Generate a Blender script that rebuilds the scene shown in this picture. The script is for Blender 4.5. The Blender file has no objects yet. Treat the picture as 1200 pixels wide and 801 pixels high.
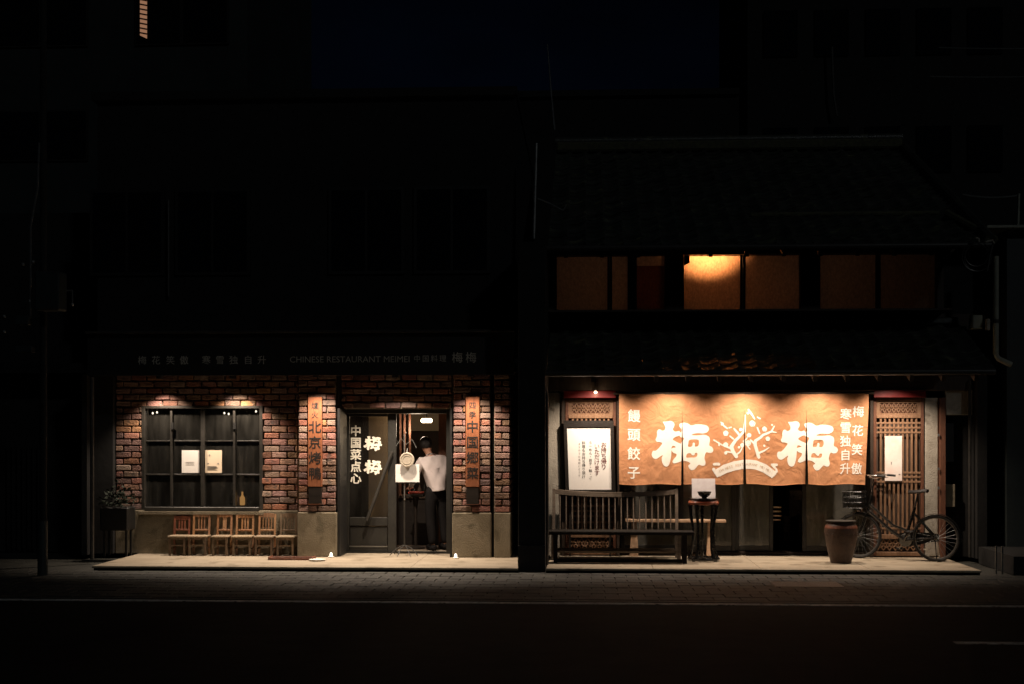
import bpy, bmesh, math, random
from math import sin, cos, pi, radians, sqrt
from mathutils import Vector, Matrix
random.seed(7)
R = random.Random(11)

# ------------------------------------------------------------------ camera, sky, light
scene = bpy.context.scene
C = scene.collection
YAW = math.atan(0.055); FPX = 1600.0; CX = 600.0; HOR = 510.0
CAM = Vector((0.0, -20.0, 1.75))
cd = bpy.data.cameras.new('camera'); cam = bpy.data.objects.new('camera', cd); C.objects.link(cam)
cam.location = CAM; cam.rotation_euler = (pi / 2, 0, YAW)
cd.sensor_width = 36; cd.lens = 36 * FPX / 1200; cd.shift_y = (HOR - 400.5) / 1200.0
cd.clip_start = 0.1; cd.clip_end = 500
scene.camera = cam

w = bpy.data.worlds.new('World'); scene.world = w; w.use_nodes = True
bg = w.node_tree.nodes['Background']
bg.inputs[0].default_value = (0.10, 0.21, 0.62, 1); bg.inputs[1].default_value = 0.0040
_n = w.node_tree.nodes; _l = w.node_tree.links
_tc = _n.new('ShaderNodeTexCoord'); _no = _n.new('ShaderNodeTexNoise'); _no.inputs['Scale'].default_value = 3.2; _no.inputs['Detail'].default_value = 6
_mp = _n.new('ShaderNodeMapping'); _mp.inputs['Scale'].default_value = (1, 1, 2.4); _l.new(_tc.outputs['Generated'], _mp.inputs[0]); _l.new(_mp.outputs[0], _no.inputs['Vector'])
_cr = _n.new('ShaderNodeValToRGB'); _cr.color_ramp.elements[0].position = .35; _cr.color_ramp.elements[1].position = .68
_cr.color_ramp.elements[0].color = (.035, .06, .17, 1); _cr.color_ramp.elements[1].color = (.11, .25, .70, 1)
_l.new(_no.outputs['Fac'], _cr.inputs[0]); _l.new(_cr.outputs[0], bg.inputs[0])
sd = bpy.data.lights.new('night_sky_sun', 'SUN'); sd.energy = 0.085; sd.angle = radians(3)
sd.color = (0.9, 0.97, 1.0)
so = bpy.data.objects.new('night_sky_sun', sd); C.objects.link(so)
so.rotation_euler = (radians(62), 0, radians(34)); so.location = (5, -10, 15)
scene.view_settings.view_transform = 'Standard'; scene.view_settings.look = 'None'
scene.view_settings.exposure = 0.0; scene.view_settings.gamma = 1.0
scene.cycles.use_denoising = True
scene.cycles.max_bounces = 8
scene.cycles.sample_clamp_indirect = 4.0

def P(px, py, Y):
    """point of the plane Y seen at pixel px,py of the photograph"""
    tr = (px - CX) / FPX; tu = (HOR - py) / FPX
    s = (Y - CAM.y) / (cos(YAW) + sin(YAW) * tr)
    return CAM.x + s * (-sin(YAW) + cos(YAW) * tr), CAM.z + s * tu
def PX(px, Y): return P(px, 500, Y)[0]
def PZ(py, Y, px=688): return P(px, py, Y)[1]

# ------------------------------------------------------------------ materials
MATS = {}
def mat(name, c1, c2=None, scale=6.0, rough=0.6, bump=0.25, metal=0.0, spec=0.5, stretch=(1, 1, 1), bscale=None,
        rand=0.0, emit=None, estr=0.0, spots=None, rrange=0.15, detail=6, coat=0.0):
    m = bpy.data.materials.new(name); m.use_nodes = True; nt = m.node_tree; N = nt.nodes; L = nt.links
    b = N['Principled BSDF']
    if c2 is None: c2 = tuple(x * 0.72 for x in c1)
    geo = N.new('ShaderNodeNewGeometry'); mp = N.new('ShaderNodeMapping'); mp.inputs['Scale'].default_value = stretch
    L.new(geo.outputs['Position'], mp.inputs[0])
    no = N.new('ShaderNodeTexNoise'); no.inputs['Scale'].default_value = scale; no.inputs['Detail'].default_value = detail
    no.inputs['Roughness'].default_value = 0.65
    L.new(mp.outputs[0], no.inputs['Vector'])
    cr = N.new('ShaderNodeValToRGB'); cr.color_ramp.elements[0].position = 0.32; cr.color_ramp.elements[1].position = 0.68
    cr.color_ramp.elements[0].color = (*c2, 1); cr.color_ramp.elements[1].color = (*c1, 1)
    L.new(no.outputs['Fac'], cr.inputs[0])
    out = cr.outputs[0]
    if spots:
        n3 = N.new('ShaderNodeTexNoise'); n3.inputs['Scale'].default_value = spots[1]; n3.inputs['Detail'].default_value = 8
        L.new(geo.outputs['Position'], n3.inputs['Vector'])
        r3 = N.new('ShaderNodeValToRGB'); r3.color_ramp.elements[0].position = spots[2]; r3.color_ramp.elements[1].position = spots[2] + 0.09
        L.new(n3.outputs['Fac'], r3.inputs[0])
        mx = N.new('ShaderNodeMixRGB'); L.new(r3.outputs[0], mx.inputs[0]); L.new(out, mx.inputs[1]); mx.inputs[2].default_value = (*spots[0], 1)
        out = mx.outputs[0]
    if rand:
        oi = N.new('ShaderNodeObjectInfo'); ad = N.new('ShaderNodeMath'); ad.operation = 'ADD'
        L.new(oi.outputs['Random'], ad.inputs[0]); L.new(geo.outputs['Random Per Island'], ad.inputs[1])
        fr = N.new('ShaderNodeMath'); fr.operation = 'FRACT'; L.new(ad.outputs[0], fr.inputs[0])
        mr = N.new('ShaderNodeMapRange'); mr.inputs[3].default_value = 1 - rand; mr.inputs[4].default_value = 1 + rand
        L.new(fr.outputs[0], mr.inputs[0])
        hs = N.new('ShaderNodeHueSaturation'); L.new(mr.outputs[0], hs.inputs['Value']); L.new(out, hs.inputs['Color'])
        m2 = N.new('ShaderNodeMath'); m2.operation = 'MULTIPLY'; m2.inputs[1].default_value = 7.31; L.new(fr.outputs[0], m2.inputs[0])
        f2 = N.new('ShaderNodeMath'); f2.operation = 'FRACT'; L.new(m2.outputs[0], f2.inputs[0])
        mr2 = N.new('ShaderNodeMapRange'); mr2.inputs[3].default_value = 0.5 - rand * 0.05; mr2.inputs[4].default_value = 0.5 + rand * 0.06
        L.new(f2.outputs[0], mr2.inputs[0]); L.new(mr2.outputs[0], hs.inputs['Hue'])
        m4 = N.new('ShaderNodeMath'); m4.operation = 'MULTIPLY'; m4.inputs[1].default_value = 13.7; L.new(fr.outputs[0], m4.inputs[0])
        f4 = N.new('ShaderNodeMath'); f4.operation = 'FRACT'; L.new(m4.outputs[0], f4.inputs[0])
        mr4 = N.new('ShaderNodeMapRange'); mr4.inputs[3].default_value = 1 - rand * 1.0; mr4.inputs[4].default_value = 1 + rand * 0.3
        L.new(f4.outputs[0], mr4.inputs[0]); L.new(mr4.outputs[0], hs.inputs['Saturation'])
        out = hs.outputs[0]
    L.new(out, b.inputs['Base Color'])
    n2 = N.new('ShaderNodeTexNoise'); n2.inputs['Scale'].default_value = bscale or scale * 6; n2.inputs['Detail'].default_value = 5
    L.new(mp.outputs[0], n2.inputs['Vector'])
    rr = N.new('ShaderNodeMapRange'); rr.inputs[3].default_value = max(0.03, rough - rrange); rr.inputs[4].default_value = min(1, rough + rrange)
    L.new(n2.outputs['Fac'], rr.inputs[0]); L.new(rr.outputs[0], b.inputs['Roughness'])
    if bump:
        bp = N.new('ShaderNodeBump'); bp.inputs['Strength'].default_value = bump; bp.inputs['Distance'].default_value = 0.02
        L.new(n2.outputs['Fac'], bp.inputs['Height']); L.new(bp.outputs[0], b.inputs['Normal'])
    b.inputs['Metallic'].default_value = metal
    b.inputs['Specular IOR Level'].default_value = spec
    if coat: b.inputs['Coat Weight'].default_value = coat; b.inputs['Coat Roughness'].default_value = 0.15
    if emit:
        b.inputs['Emission Color'].default_value = (*emit, 1); b.inputs['Emission Strength'].default_value = estr
    MATS[name] = m
    return m

def glassmat(name, tint=(1, 1, 1), refl=0.08, rough=0.03, dust_lighten=.05):
    m = bpy.data.materials.new(name); m.use_nodes = True; nt = m.node_tree; N = nt.nodes; L = nt.links
    N.remove(N['Principled BSDF']); o = N['Material Output']
    t = N.new('ShaderNodeBsdfTransparent'); t.inputs[0].default_value = (*tint, 1)
    g = N.new('ShaderNodeBsdfGlossy'); g.inputs['Roughness'].default_value = rough
    f = N.new('ShaderNodeFresnel'); f.inputs[0].default_value = 1.5
    a = N.new('ShaderNodeMath'); a.operation = 'ADD'; a.inputs[1].default_value = refl; L.new(f.outputs[0], a.inputs[0])
    x = N.new('ShaderNodeMixShader'); L.new(a.outputs[0], x.inputs[0]); L.new(t.outputs[0], x.inputs[1]); L.new(g.outputs[0], x.inputs[2])
    # a dusty film, raised on the shop doors to lighten their shaded panes
    d = N.new('ShaderNodeBsdfDiffuse'); d.inputs[0].default_value = (0.5, 0.48, 0.42, 1)
    no = N.new('ShaderNodeTexNoise'); no.inputs['Scale'].default_value = 3; no.inputs['Detail'].default_value = 8
    geo = N.new('ShaderNodeNewGeometry'); mpp = N.new('ShaderNodeMapping'); mpp.inputs['Scale'].default_value = (4, 1, .8)
    L.new(geo.outputs['Position'], mpp.inputs[0]); L.new(mpp.outputs[0], no.inputs['Vector'])
    mr = N.new('ShaderNodeMapRange'); mr.inputs[1].default_value = 0.25; mr.inputs[2].default_value = 0.8; mr.inputs[3].default_value = dust_lighten * .2; mr.inputs[4].default_value = dust_lighten
    L.new(no.outputs['Fac'], mr.inputs[0])
    x2 = N.new('ShaderNodeMixShader'); L.new(mr.outputs[0], x2.inputs[0]); L.new(x.outputs[0], x2.inputs[1]); L.new(d.outputs[0], x2.inputs[2])
    L.new(x2.outputs[0], o.inputs[0])
    return m

def transmat(name, col, tcol, mixf=0.6, scale=20, streak=(1, 1, .3)):
    """frosted or paper-like sheet: diffuse + translucent"""
    m = bpy.data.materials.new(name); m.use_nodes = True; nt = m.node_tree; N = nt.nodes; L = nt.links
    N.remove(N['Principled BSDF']); o = N['Material Output']
    geo = N.new('ShaderNodeNewGeometry'); mp = N.new('ShaderNodeMapping'); mp.inputs['Scale'].default_value = streak
    L.new(geo.outputs['Position'], mp.inputs[0])
    no = N.new('ShaderNodeTexNoise'); no.inputs['Scale'].default_value = scale; no.inputs['Detail'].default_value = 8; L.new(mp.outputs[0], no.inputs['Vector'])
    cr = N.new('ShaderNodeValToRGB'); cr.color_ramp.elements[0].position = .3; cr.color_ramp.elements[1].position = .7
    cr.color_ramp.elements[0].color = (*[c * .62 for c in tcol], 1); cr.color_ramp.elements[1].color = (*tcol, 1); L.new(no.outputs['Fac'], cr.inputs[0])
    d = N.new('ShaderNodeBsdfDiffuse'); d.inputs[0].default_value = (*col, 1)
    t = N.new('ShaderNodeBsdfTranslucent'); L.new(cr.outputs[0], t.inputs[0])
    x = N.new('ShaderNodeMixShader'); x.inputs[0].default_value = mixf
    L.new(d.outputs[0], x.inputs[1]); L.new(t.outputs[0], x.inputs[2]); L.new(x.outputs[0], o.inputs[0])
    return m

def clothmat():
    m = mat('curtain_cloth', (0.58, 0.285, 0.142), (0.46, 0.21, 0.10), scale=2.5, rough=0.9, bump=0.0, spec=0.15)
    nt = m.node_tree; N = nt.nodes; L = nt.links; b = N['Principled BSDF']
    geo = N.new('ShaderNodeNewGeometry')
    wv = N.new('ShaderNodeTexNoise'); wv.inputs['Scale'].default_value = 5; wv.inputs['Detail'].default_value = 4; wv.inputs['Distortion'].default_value = 1.2
    L.new(geo.outputs['Position'], wv.inputs['Vector'])
    we = N.new('ShaderNodeTexNoise'); we.inputs['Scale'].default_value = 120; mp = N.new('ShaderNodeMapping'); mp.inputs['Scale'].default_value = (1, 1, 4)
    L.new(geo.outputs['Position'], mp.inputs[0]); L.new(mp.outputs[0], we.inputs['Vector'])
    b1 = N.new('ShaderNodeBump'); b1.inputs['Strength'].default_value = .5; b1.inputs['Distance'].default_value = .05; L.new(wv.outputs['Fac'], b1.inputs['Height'])
    b2 = N.new('ShaderNodeBump'); b2.inputs['Strength'].default_value = .25; b2.inputs['Distance'].default_value = .01
    L.new(we.outputs['Fac'], b2.inputs['Height']); L.new(b1.outputs[0], b2.inputs['Normal']); L.new(b2.outputs[0], b.inputs['Normal'])
    # faint darker printed petals (voronoi outlines) as in the cloth's ghost pattern
    vo = N.new('ShaderNodeTexVoronoi'); vo.feature = 'DISTANCE_TO_EDGE'; vo.inputs['Scale'].default_value = 3.2
    dn = N.new('ShaderNodeTexNoise'); dn.inputs['Scale'].default_value = 4; L.new(geo.outputs['Position'], dn.inputs['Vector'])
    va = N.new('ShaderNodeMixRGB'); va.blend_type = 'LINEAR_LIGHT'; va.inputs[0].default_value = .25
    L.new(geo.outputs['Position'], va.inputs[1]); L.new(dn.outputs['Color'], va.inputs[2]); L.new(va.outputs[0], vo.inputs['Vector'])
    r = N.new('ShaderNodeValToRGB'); r.color_ramp.elements[0].position = 0.0; r.color_ramp.elements[1].position = 0.03
    r.color_ramp.elements[0].color = (.93, .93, .93, 1); r.color_ramp.elements[1].color = (1, 1, 1, 1)
    L.new(vo.outputs['Distance'], r.inputs[0])
    old = b.inputs['Base Color'].links[0].from_socket
    mm = N.new('ShaderNodeMixRGB'); mm.blend_type = 'MULTIPLY'; mm.inputs[0].default_value = 1
    L.new(old, mm.inputs[1]); L.new(r.outputs[0], mm.inputs[2]); L.new(mm.outputs[0], b.inputs['Base Color'])
    return m

M = {}
M['brick'] = mat('brick_red', (0.27, 0.125, 0.078), (0.155, 0.07, 0.043), scale=14, rough=.85, bump=.9, rand=.40, bscale=60, spots=((.10, .06, .045), 9, .60))
M['mortar'] = mat('mortar', (0.36, 0.30, 0.22), (0.17, 0.135, 0.095), scale=20, rough=.95, bump=.8)
M['plinth'] = mat('plinth_render', (0.235, 0.198, 0.135), (0.155, 0.128, 0.083), scale=4, rough=.9, bump=.5, bscale=70, spots=((.13, .11, .07), 6, .58))
M['platform'] = mat('platform_stone', (0.43, 0.365, 0.27), (0.29, 0.235, 0.165), scale=3, rough=.8, bump=.35, bscale=60, spots=((.21, .17, .115), 3, .58), stretch=(.5, 1.4, 1))
M['paver'] = mat('paver', (0.050, 0.050, 0.038), (0.022, 0.022, 0.017), scale=7, rough=.7, bump=.5, rand=.25)
M['asphalt'] = mat('asphalt', (0.016, 0.018, 0.018), (0.007, 0.008, 0.008), scale=3, rough=.85, bump=.8, bscale=160, spec=.15)
M['line'] = mat('road_paint', (0.75, 0.75, 0.70), (0.28, 0.28, 0.26), scale=9, rough=.7, bump=.3, spots=((.05, .05, .048), 14, .58))
M['black'] = mat('black_paint', (0.011, 0.0105, 0.009), (0.006, 0.0055, 0.005), scale=8, rough=.55, bump=.15)
M['blackwood'] = mat('black_lacquered_wood', (0.024, 0.018, 0.014), (0.011, 0.008, 0.006), scale=9, rough=.5, spec=.35, bump=.2, stretch=(.3, 3, 3))
M['darkwood'] = mat('dark_wood', (0.055, 0.035, 0.022), (0.022, 0.013, 0.008), scale=10, rough=.6, bump=.4, stretch=(3, 3, .3))
M['frame'] = mat('dark_steel_frame', (0.038, 0.035, 0.029), (0.021, 0.019, 0.016), scale=9, rough=.42, bump=.15, spec=.6)
M['doorpaint'] = mat('door_paint', (0.024, 0.023, 0.018), (0.014, 0.013, 0.011), scale=5, rough=.5, bump=.2)
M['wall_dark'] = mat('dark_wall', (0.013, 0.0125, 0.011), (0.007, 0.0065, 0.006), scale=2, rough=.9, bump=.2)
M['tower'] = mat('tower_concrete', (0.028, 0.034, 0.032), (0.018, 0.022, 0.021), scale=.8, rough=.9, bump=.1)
M['signwood'] = mat('sign_wood', (0.33, 0.115, 0.045), (0.18, 0.06, 0.025), scale=7, rough=.55, bump=.4, stretch=(6, 6, .35))
M['ink'] = mat('ink_black', (0.012, 0.010, 0.008), rough=.6, bump=0)
M['redink'] = mat('ink_red', (0.16, 0.03, 0.025), rough=.6, bump=0)
M['greyink'] = mat('ink_grey', (0.30, 0.28, 0.26), rough=.6, bump=0)
M['white'] = mat('white_print', (0.86, 0.82, 0.74), (0.80, 0.75, 0.66), scale=12, rough=.8, bump=.05)
M['doorwhite'] = mat('door_white_lettering', (0.80, 0.76, 0.64), (0.70, 0.66, 0.54), scale=20, rough=.7, bump=0)
M['steelletter'] = mat('fascia_letter', (0.55, 0.53, 0.46), (0.30, 0.29, 0.24), scale=10, rough=.5, bump=0)
M['paper'] = mat('white_paper', (0.86, 0.83, 0.78), (0.83, 0.79, 0.74), scale=4, rough=.85, bump=.03)
M['paperwarm'] = mat('cream_paper', (0.84, 0.70, 0.52), (0.80, 0.66, 0.48), scale=4, rough=.85, bump=.03)
M['paperpink'] = mat('watercolour_paper', (0.86, 0.80, 0.74), (0.78, 0.55, 0.47), scale=2.6, rough=.85, bump=.03)
M['chair'] = mat('chair_wood_tan', (0.44, 0.225, 0.105), (0.25, 0.115, 0.05), scale=14, rough=.55, bump=.3, stretch=(3, 3, .5), rand=.12)
M['chairseat'] = mat('chair_seat_pale', (0.44, 0.34, 0.22), (0.28, 0.20, 0.125), scale=14, rough=.6, bump=.3, stretch=(.5, 3, 3), rand=.12)
M['chairred'] = mat('chair_wood_red', (0.25, 0.085, 0.042), (0.13, 0.04, 0.022), scale=14, rough=.5, bump=.3, stretch=(3, 3, .5))
M['chairgrey'] = mat('chair_wood_dull_shaded', (0.19, 0.125, 0.07), (0.09, 0.055, 0.03), scale=16, rough=.65, bump=.3, stretch=(3, 3, .5), rand=.12)  # dull wood; on the chair legs its dark tone paints in their shadow
M['lattice'] = mat('carved_wood', (0.32, 0.185, 0.105), (0.19, 0.098, 0.052), scale=12, rough=.5, bump=.4, stretch=(4, 4, .6))
M['latred'] = mat('carved_frame_wood', (0.18, 0.075, 0.04), (0.095, 0.036, 0.02), scale=12, rough=.5, bump=.4, stretch=(4, 4, .6))
M['redpaint'] = mat('red_lacquer', (0.20, 0.014, 0.014), (0.12, 0.009, 0.009), scale=6, rough=.4, bump=.1)
M['plaster'] = mat('old_plaster', (0.46, 0.42, 0.35), (0.28, 0.25, 0.2), scale=5, rough=.9, bump=.5, bscale=50, spots=((.19, .165, .13), 5, .6))
M['tile'] = mat('kawara_tile', (0.075, 0.08, 0.062), (0.026, 0.028, 0.022), scale=9, rough=.34, bump=.4, rand=.35, spec=.7, spots=((.13, .135, .07), 5, .60))
M['moss'] = mat('mossy_ridge', (0.13, 0.13, 0.06), (0.05, 0.05, 0.035), scale=20, rough=.9, bump=.9)
M['metal'] = mat('grey_metal', (0.32, 0.32, 0.30), (0.2, 0.2, 0.19), scale=10, rough=.4, bump=.1, metal=.7)
M['gutter'] = mat('gutter_metal', (0.075, 0.07, 0.062), (0.045, 0.042, 0.038), scale=10, rough=.35, bump=.05, metal=.3)
M['pvc'] = mat('pvc_pipe', (0.32, 0.32, 0.24), (0.22, 0.22, 0.17), scale=5, rough=.5, bump=.05)
M['stoneware'] = mat('stoneware_brown', (0.10, 0.056, 0.038), (0.052, 0.030, 0.021), scale=6, rough=.5, bump=.5, bscale=30, spots=((.075, .045, .03), 9, .6))
M['redwood'] = mat('rosewood', (0.35, 0.085, 0.035), (0.17, 0.036, 0.018), scale=10, rough=.25, bump=.1, coat=.5)
M['plankwood'] = mat('plank_wood', (0.56, 0.37, 0.23), (0.36, 0.22, 0.13), scale=10, rough=.6, bump=.3, stretch=(.4, 3, 3))
M['cardsplash'] = mat('splashed_card', (0.82, 0.77, 0.76), (0.66, 0.58, 0.58), scale=9, rough=.85, bump=0, spots=((.35, .32, .34), 22, .66))
M['setteewood'] = mat('settee_wood', (0.19, 0.15, 0.115), (0.085, 0.064, 0.048), scale=9, rough=.38, bump=.2, stretch=(.3, 3, 3))
M['matteblack'] = mat('matt_black_wood', (0.018, 0.014, 0.011), (0.009, 0.007, 0.005), scale=9, rough=.75, bump=.2, spec=.12)
M['bowl'] = mat('bowl_glaze', (0.02, 0.019, 0.017), rough=.25, bump=.02)
M['disc'] = mat('hammered_disc', (0.50, 0.45, 0.36), (0.36, 0.31, 0.24), scale=30, rough=.5, bump=.3, bscale=50)
M['shirt'] = mat('shirt_cloth', (0.56, 0.50, 0.49), (0.48, 0.42, 0.41), scale=6, rough=.9, bump=.2)
M['trousers'] = mat('trousers_cloth', (0.012, 0.011, 0.011), rough=.9, bump=.2, spec=.1)
M['skin'] = mat('skin', (0.48, 0.26, 0.17), (0.42, 0.21, 0.14), scale=12, rough=.55, bump=.05)
M['hair'] = mat('hair_black', (0.012, 0.010, 0.009), rough=.45, bump=.5, bscale=90, stretch=(4, 4, 1))
M['rim'] = mat('bicycle_rim', (0.22, 0.215, 0.20), rough=.35, bump=0, metal=.8)
M['rubber'] = mat('tyre_rubber', (0.014, 0.013, 0.012), rough=.7, bump=.3)
M['chrome'] = mat('chrome', (0.62, 0.60, 0.56), (0.5, 0.48, 0.45), scale=20, rough=.22, bump=.02, metal=1)
M['bikeblack'] = mat('bicycle_enamel', (0.010, 0.009, 0.008), rough=.25, bump=.02, coat=.6)
M['leather'] = mat('saddle_vinyl', (0.02, 0.016, 0.014), rough=.75, bump=.2)
M['cream'] = mat('cream_wall', (0.50, 0.40, 0.28), (0.42, 0.32, 0.21), scale=3, rough=.9, bump=.1)
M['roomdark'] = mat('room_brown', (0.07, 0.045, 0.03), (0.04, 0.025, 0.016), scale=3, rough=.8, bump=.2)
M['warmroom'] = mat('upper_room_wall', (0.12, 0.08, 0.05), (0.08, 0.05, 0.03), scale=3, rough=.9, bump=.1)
M['redcloth'] = mat('red_tray', (0.5, 0.05, 0.03), rough=.5, bump=.05)
M['leaf'] = mat('dark_leaf', (0.018, 0.028, 0.014), (0.010, 0.016, 0.008), scale=20, rough=.8, bump=.1)
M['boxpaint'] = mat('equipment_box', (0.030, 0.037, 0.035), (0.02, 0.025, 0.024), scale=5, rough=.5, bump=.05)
M['bulb'] = mat('lamp_face', (0.9, 0.8, 0.7), rough=.5, bump=0, emit=(1.0, 0.72, 0.42), estr=6)
M['candle'] = mat('lit_bulb_white', (0.9, 0.85, 0.8), rough=.5, bump=0, emit=(1.0, 0.86, 0.66), estr=2.2)
M['litwin'] = mat('lit_stair_window', (0.5, 0.3, 0.2), rough=.6, bump=0, emit=(1.0, 0.50, 0.28), estr=0.28)
M['amber'] = mat('amber_bottle_painted_glow', (0.5, 0.2, 0.05), rough=.3, bump=0, emit=(1.0, 0.5, 0.15), estr=.35)  # emission painted into the bottle, which is no lamp itself
M['glass'] = glassmat('window_glass', refl=.03)
M['doorglass'] = glassmat('door_glass', tint=(.92, .89, .82), refl=.04, rough=.06, dust_lighten=.035)
M['lightenedglass'] = glassmat('lightened_shop_glass', tint=(.7, .7, .62), refl=.05, rough=.1, dust_lighten=.30)  # strong pale film painted in to brighten panes lit only by floor bounce
M['darkglass'] = mat('dark_window_glass', (0.006, 0.007, 0.008), rough=.12, bump=0, rrange=.04)
M['frost'] = transmat('frosted_pane', (0.16, 0.12, 0.09), (0.78, 0.54, 0.38), .75, 45, (1, 1, .6))
M['redfrost'] = transmat('dim_red_brown_sheet', (0.05, 0.03, 0.02), (0.22, 0.085, 0.06), .75, 45, (1, 1, .6))
M['cloth'] = clothmat()

# ------------------------------------------------------------------ mesh builder
class MB:
    def __init__(s): s.v = []; s.f = []; s.smooth = False
    def add(s, vs, fs):
        n = len(s.v); s.v += [tuple(v) for v in vs]; s.f += [tuple(n + i for i in f) for f in fs]; return s
    def box(s, x0, x1, y0, y1, z0, z1):
        x0, x1 = min(x0, x1), max(x0, x1); y0, y1 = min(y0, y1), max(y0, y1); z0, z1 = min(z0, z1), max(z0, z1)
        vs = [(x0, y0, z0), (x1, y0, z0), (x1, y1, z0), (x0, y1, z0), (x0, y0, z1), (x1, y0, z1), (x1, y1, z1), (x0, y1, z1)]
        return s.add(vs, [(0, 3, 2, 1), (4, 5, 6, 7), (0, 1, 5, 4), (1, 2, 6, 5), (2, 3, 7, 6), (3, 0, 4, 7)])
    def cbox(s, x0, x1, y0, y1, z0, z1, c=0.008, jit=0.0, rr=R):
        """box with chamfered edges"""
        x0, x1 = min(x0, x1), max(x0, x1); y0, y1 = min(y0, y1), max(y0, y1); z0, z1 = min(z0, z1), max(z0, z1)
        c = min(c, (x1 - x0) * .45, (y1 - y0) * .45, (z1 - z0) * .45)
        X = (x0, x1); Y = (y0, y1); Z = (z0, z1); vs = []; idx = {}
        for i in (0, 1):
            for j in (0, 1):
                for k in (0, 1):
                    ci = c if i == 0 else -c; cj = c if j == 0 else -c; ck = c if k == 0 else -c
                    jj = [rr.uniform(-jit, jit) for _ in range(3)] if jit else (0, 0, 0)
                    for a, d in enumerate(((0, cj, ck), (ci, 0, ck), (ci, cj, 0))):
                        idx[(i, j, k, a)] = len(vs)
                        vs.append((X[i] + d[0] + jj[0], Y[j] + d[1] + jj[1], Z[k] + d[2] + jj[2]))
        g = lambda i, j, k, a: idx[(i, j, k, a)]
        fs = []
        for i in (0, 1):
            q = [g(i, 0, 0, 0), g(i, 1, 0, 0), g(i, 1, 1, 0), g(i, 0, 1, 0)]; fs.append(q if i else q[::-1])
            q = [g(0, i, 0, 1), g(1, i, 0, 1), g(1, i, 1, 1), g(0, i, 1, 1)]; fs.append(q[::-1] if i else q)
            q = [g(0, 0, i, 2), g(1, 0, i, 2), g(1, 1, i, 2), g(0, 1, i, 2)]; fs.append(q if i else q[::-1])
        for i in (0, 1):
            for j in (0, 1):
                fs.append([g(i, j, 0, 0), g(i, j, 1, 0), g(i, j, 1, 1), g(i, j, 0, 1)])
                fs.append([g(i, 0, j, 0), g(i, 1, j, 0), g(i, 1, j, 2), g(i, 0, j, 2)])
                fs.append([g(0, i, j, 1), g(1, i, j, 1), g(1, i, j, 2), g(0, i, j, 2)])
                for k in (0, 1): fs.append([g(i, j, k, 0), g(i, j, k, 1), g(i, j, k, 2)])
        return s.add(vs, fs)
    def bar(s, a, b, w, h, up=(0, 0, 1)):
        a = Vector(a); b = Vector(b); d = (b - a).normalized(); u = Vector(up)
        if abs(d.dot(u)) > .95: u = Vector((0, 1, 0))
        r = d.cross(u).normalized() * w / 2; t = r.cross(d).normalized() * h / 2
        vs = [a - r - t, a + r - t, a + r + t, a - r + t, b - r - t, b + r - t, b + r + t, b - r + t]
        return s.add(vs, [(0, 3, 2, 1), (4, 5, 6, 7), (0, 1, 5, 4), (1, 2, 6, 5), (2, 3, 7, 6), (3, 0, 4, 7)])
    def tube(s, pts, r, n=8, closed=False):
        pts = [Vector(p) for p in pts]; m = len(pts); rs = r if isinstance(r, (list, tuple)) else [r] * m
        vs = []; fs = []; prev = None
        for i, p in enumerate(pts):
            if closed: d = pts[(i + 1) % m] - pts[i - 1]
            else: d = pts[min(i + 1, m - 1)] - pts[max(i - 1, 0)]
            d.normalize()
            if prev is None:
                u = Vector((0, 0, 1)) if abs(d.z) < .9 else Vector((1, 0, 0)); u = (u - d * u.dot(d)).normalized()
            else: u = (prev - d * prev.dot(d)).normalized()
            prev = u; t = d.cross(u)
            for k in range(n):
                a = 2 * pi * k / n; vs.append(p + (u * cos(a) + t * sin(a)) * rs[i])
        for i in range(m if closed else m - 1):
            j = (i + 1) % m
            for k in range(n):
                l = (k + 1) % n; fs.append((i * n + k, i * n + l, j * n + l, j * n + k))
        if not closed: fs.append(tuple(range(n))[::-1]); fs.append(tuple((m - 1) * n + k for k in range(n)))
        s.smooth = True
        return s.add(vs, fs)
    def lathe(s, prof, c=(0, 0, 0), n=24, axis='z'):
        vs = []; fs = []
        for r, z in prof:
            for k in range(n):
                a = 2 * pi * k / n; q = (r * cos(a), r * sin(a), z)
                if axis == 'y': q = (q[0], q[2], q[1])
                if axis == 'x': q = (q[2], q[0], q[1])
                vs.append((c[0] + q[0], c[1] + q[1], c[2] + q[2]))
        for i in range(len(prof) - 1):
            for k in range(n):
                l = (k + 1) % n; fs.append((i * n + k, i * n + l, (i + 1) * n + l, (i + 1) * n + k))
        fs.append(tuple(range(n))[::-1]); fs.append(tuple((len(prof) - 1) * n + k for k in range(n)))
        s.smooth = True
        return s.add(vs, fs)
    def torus(s, c, Rr, r, ax='y', n=32, k=6):
        pts = []
        for i in range(n):
            a = 2 * pi * i / n
            pts.append({'y': (c[0] + Rr * cos(a), c[1], c[2] + Rr * sin(a)), 'z': (c[0] + Rr * cos(a), c[1] + Rr * sin(a), c[2])}[ax])
        return s.tube(pts, r, k, closed=True)
    def prism(s, pts, y0, y1):
        """XZ outline extruded along Y"""
        n = len(pts); vs = [(x, y0, z) for x, z in pts] + [(x, y1, z) for x, z in pts]
        fs = [tuple(range(n)), tuple(range(2 * n - 1, n - 1, -1))] + [(i, i + n, (i + 1) % n + n, (i + 1) % n) for i in range(n)]
        return s.add(vs, fs)
    def mesh(s, name, origin=(0, 0, 0)):
        me = bpy.data.meshes.new(name); o = Vector(origin)
        me.from_pydata([tuple(Vector(v) - o) for v in s.v], [], s.f)
        bm = bmesh.new(); bm.from_mesh(me); bmesh.ops.recalc_face_normals(bm, faces=bm.faces); bm.to_mesh(me); bm.free()
        if s.smooth:
            for p in me.polygons: p.use_smooth = True
            try: me.set_sharp_from_angle(angle=radians(42))
            except Exception: pass
        return me
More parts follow.
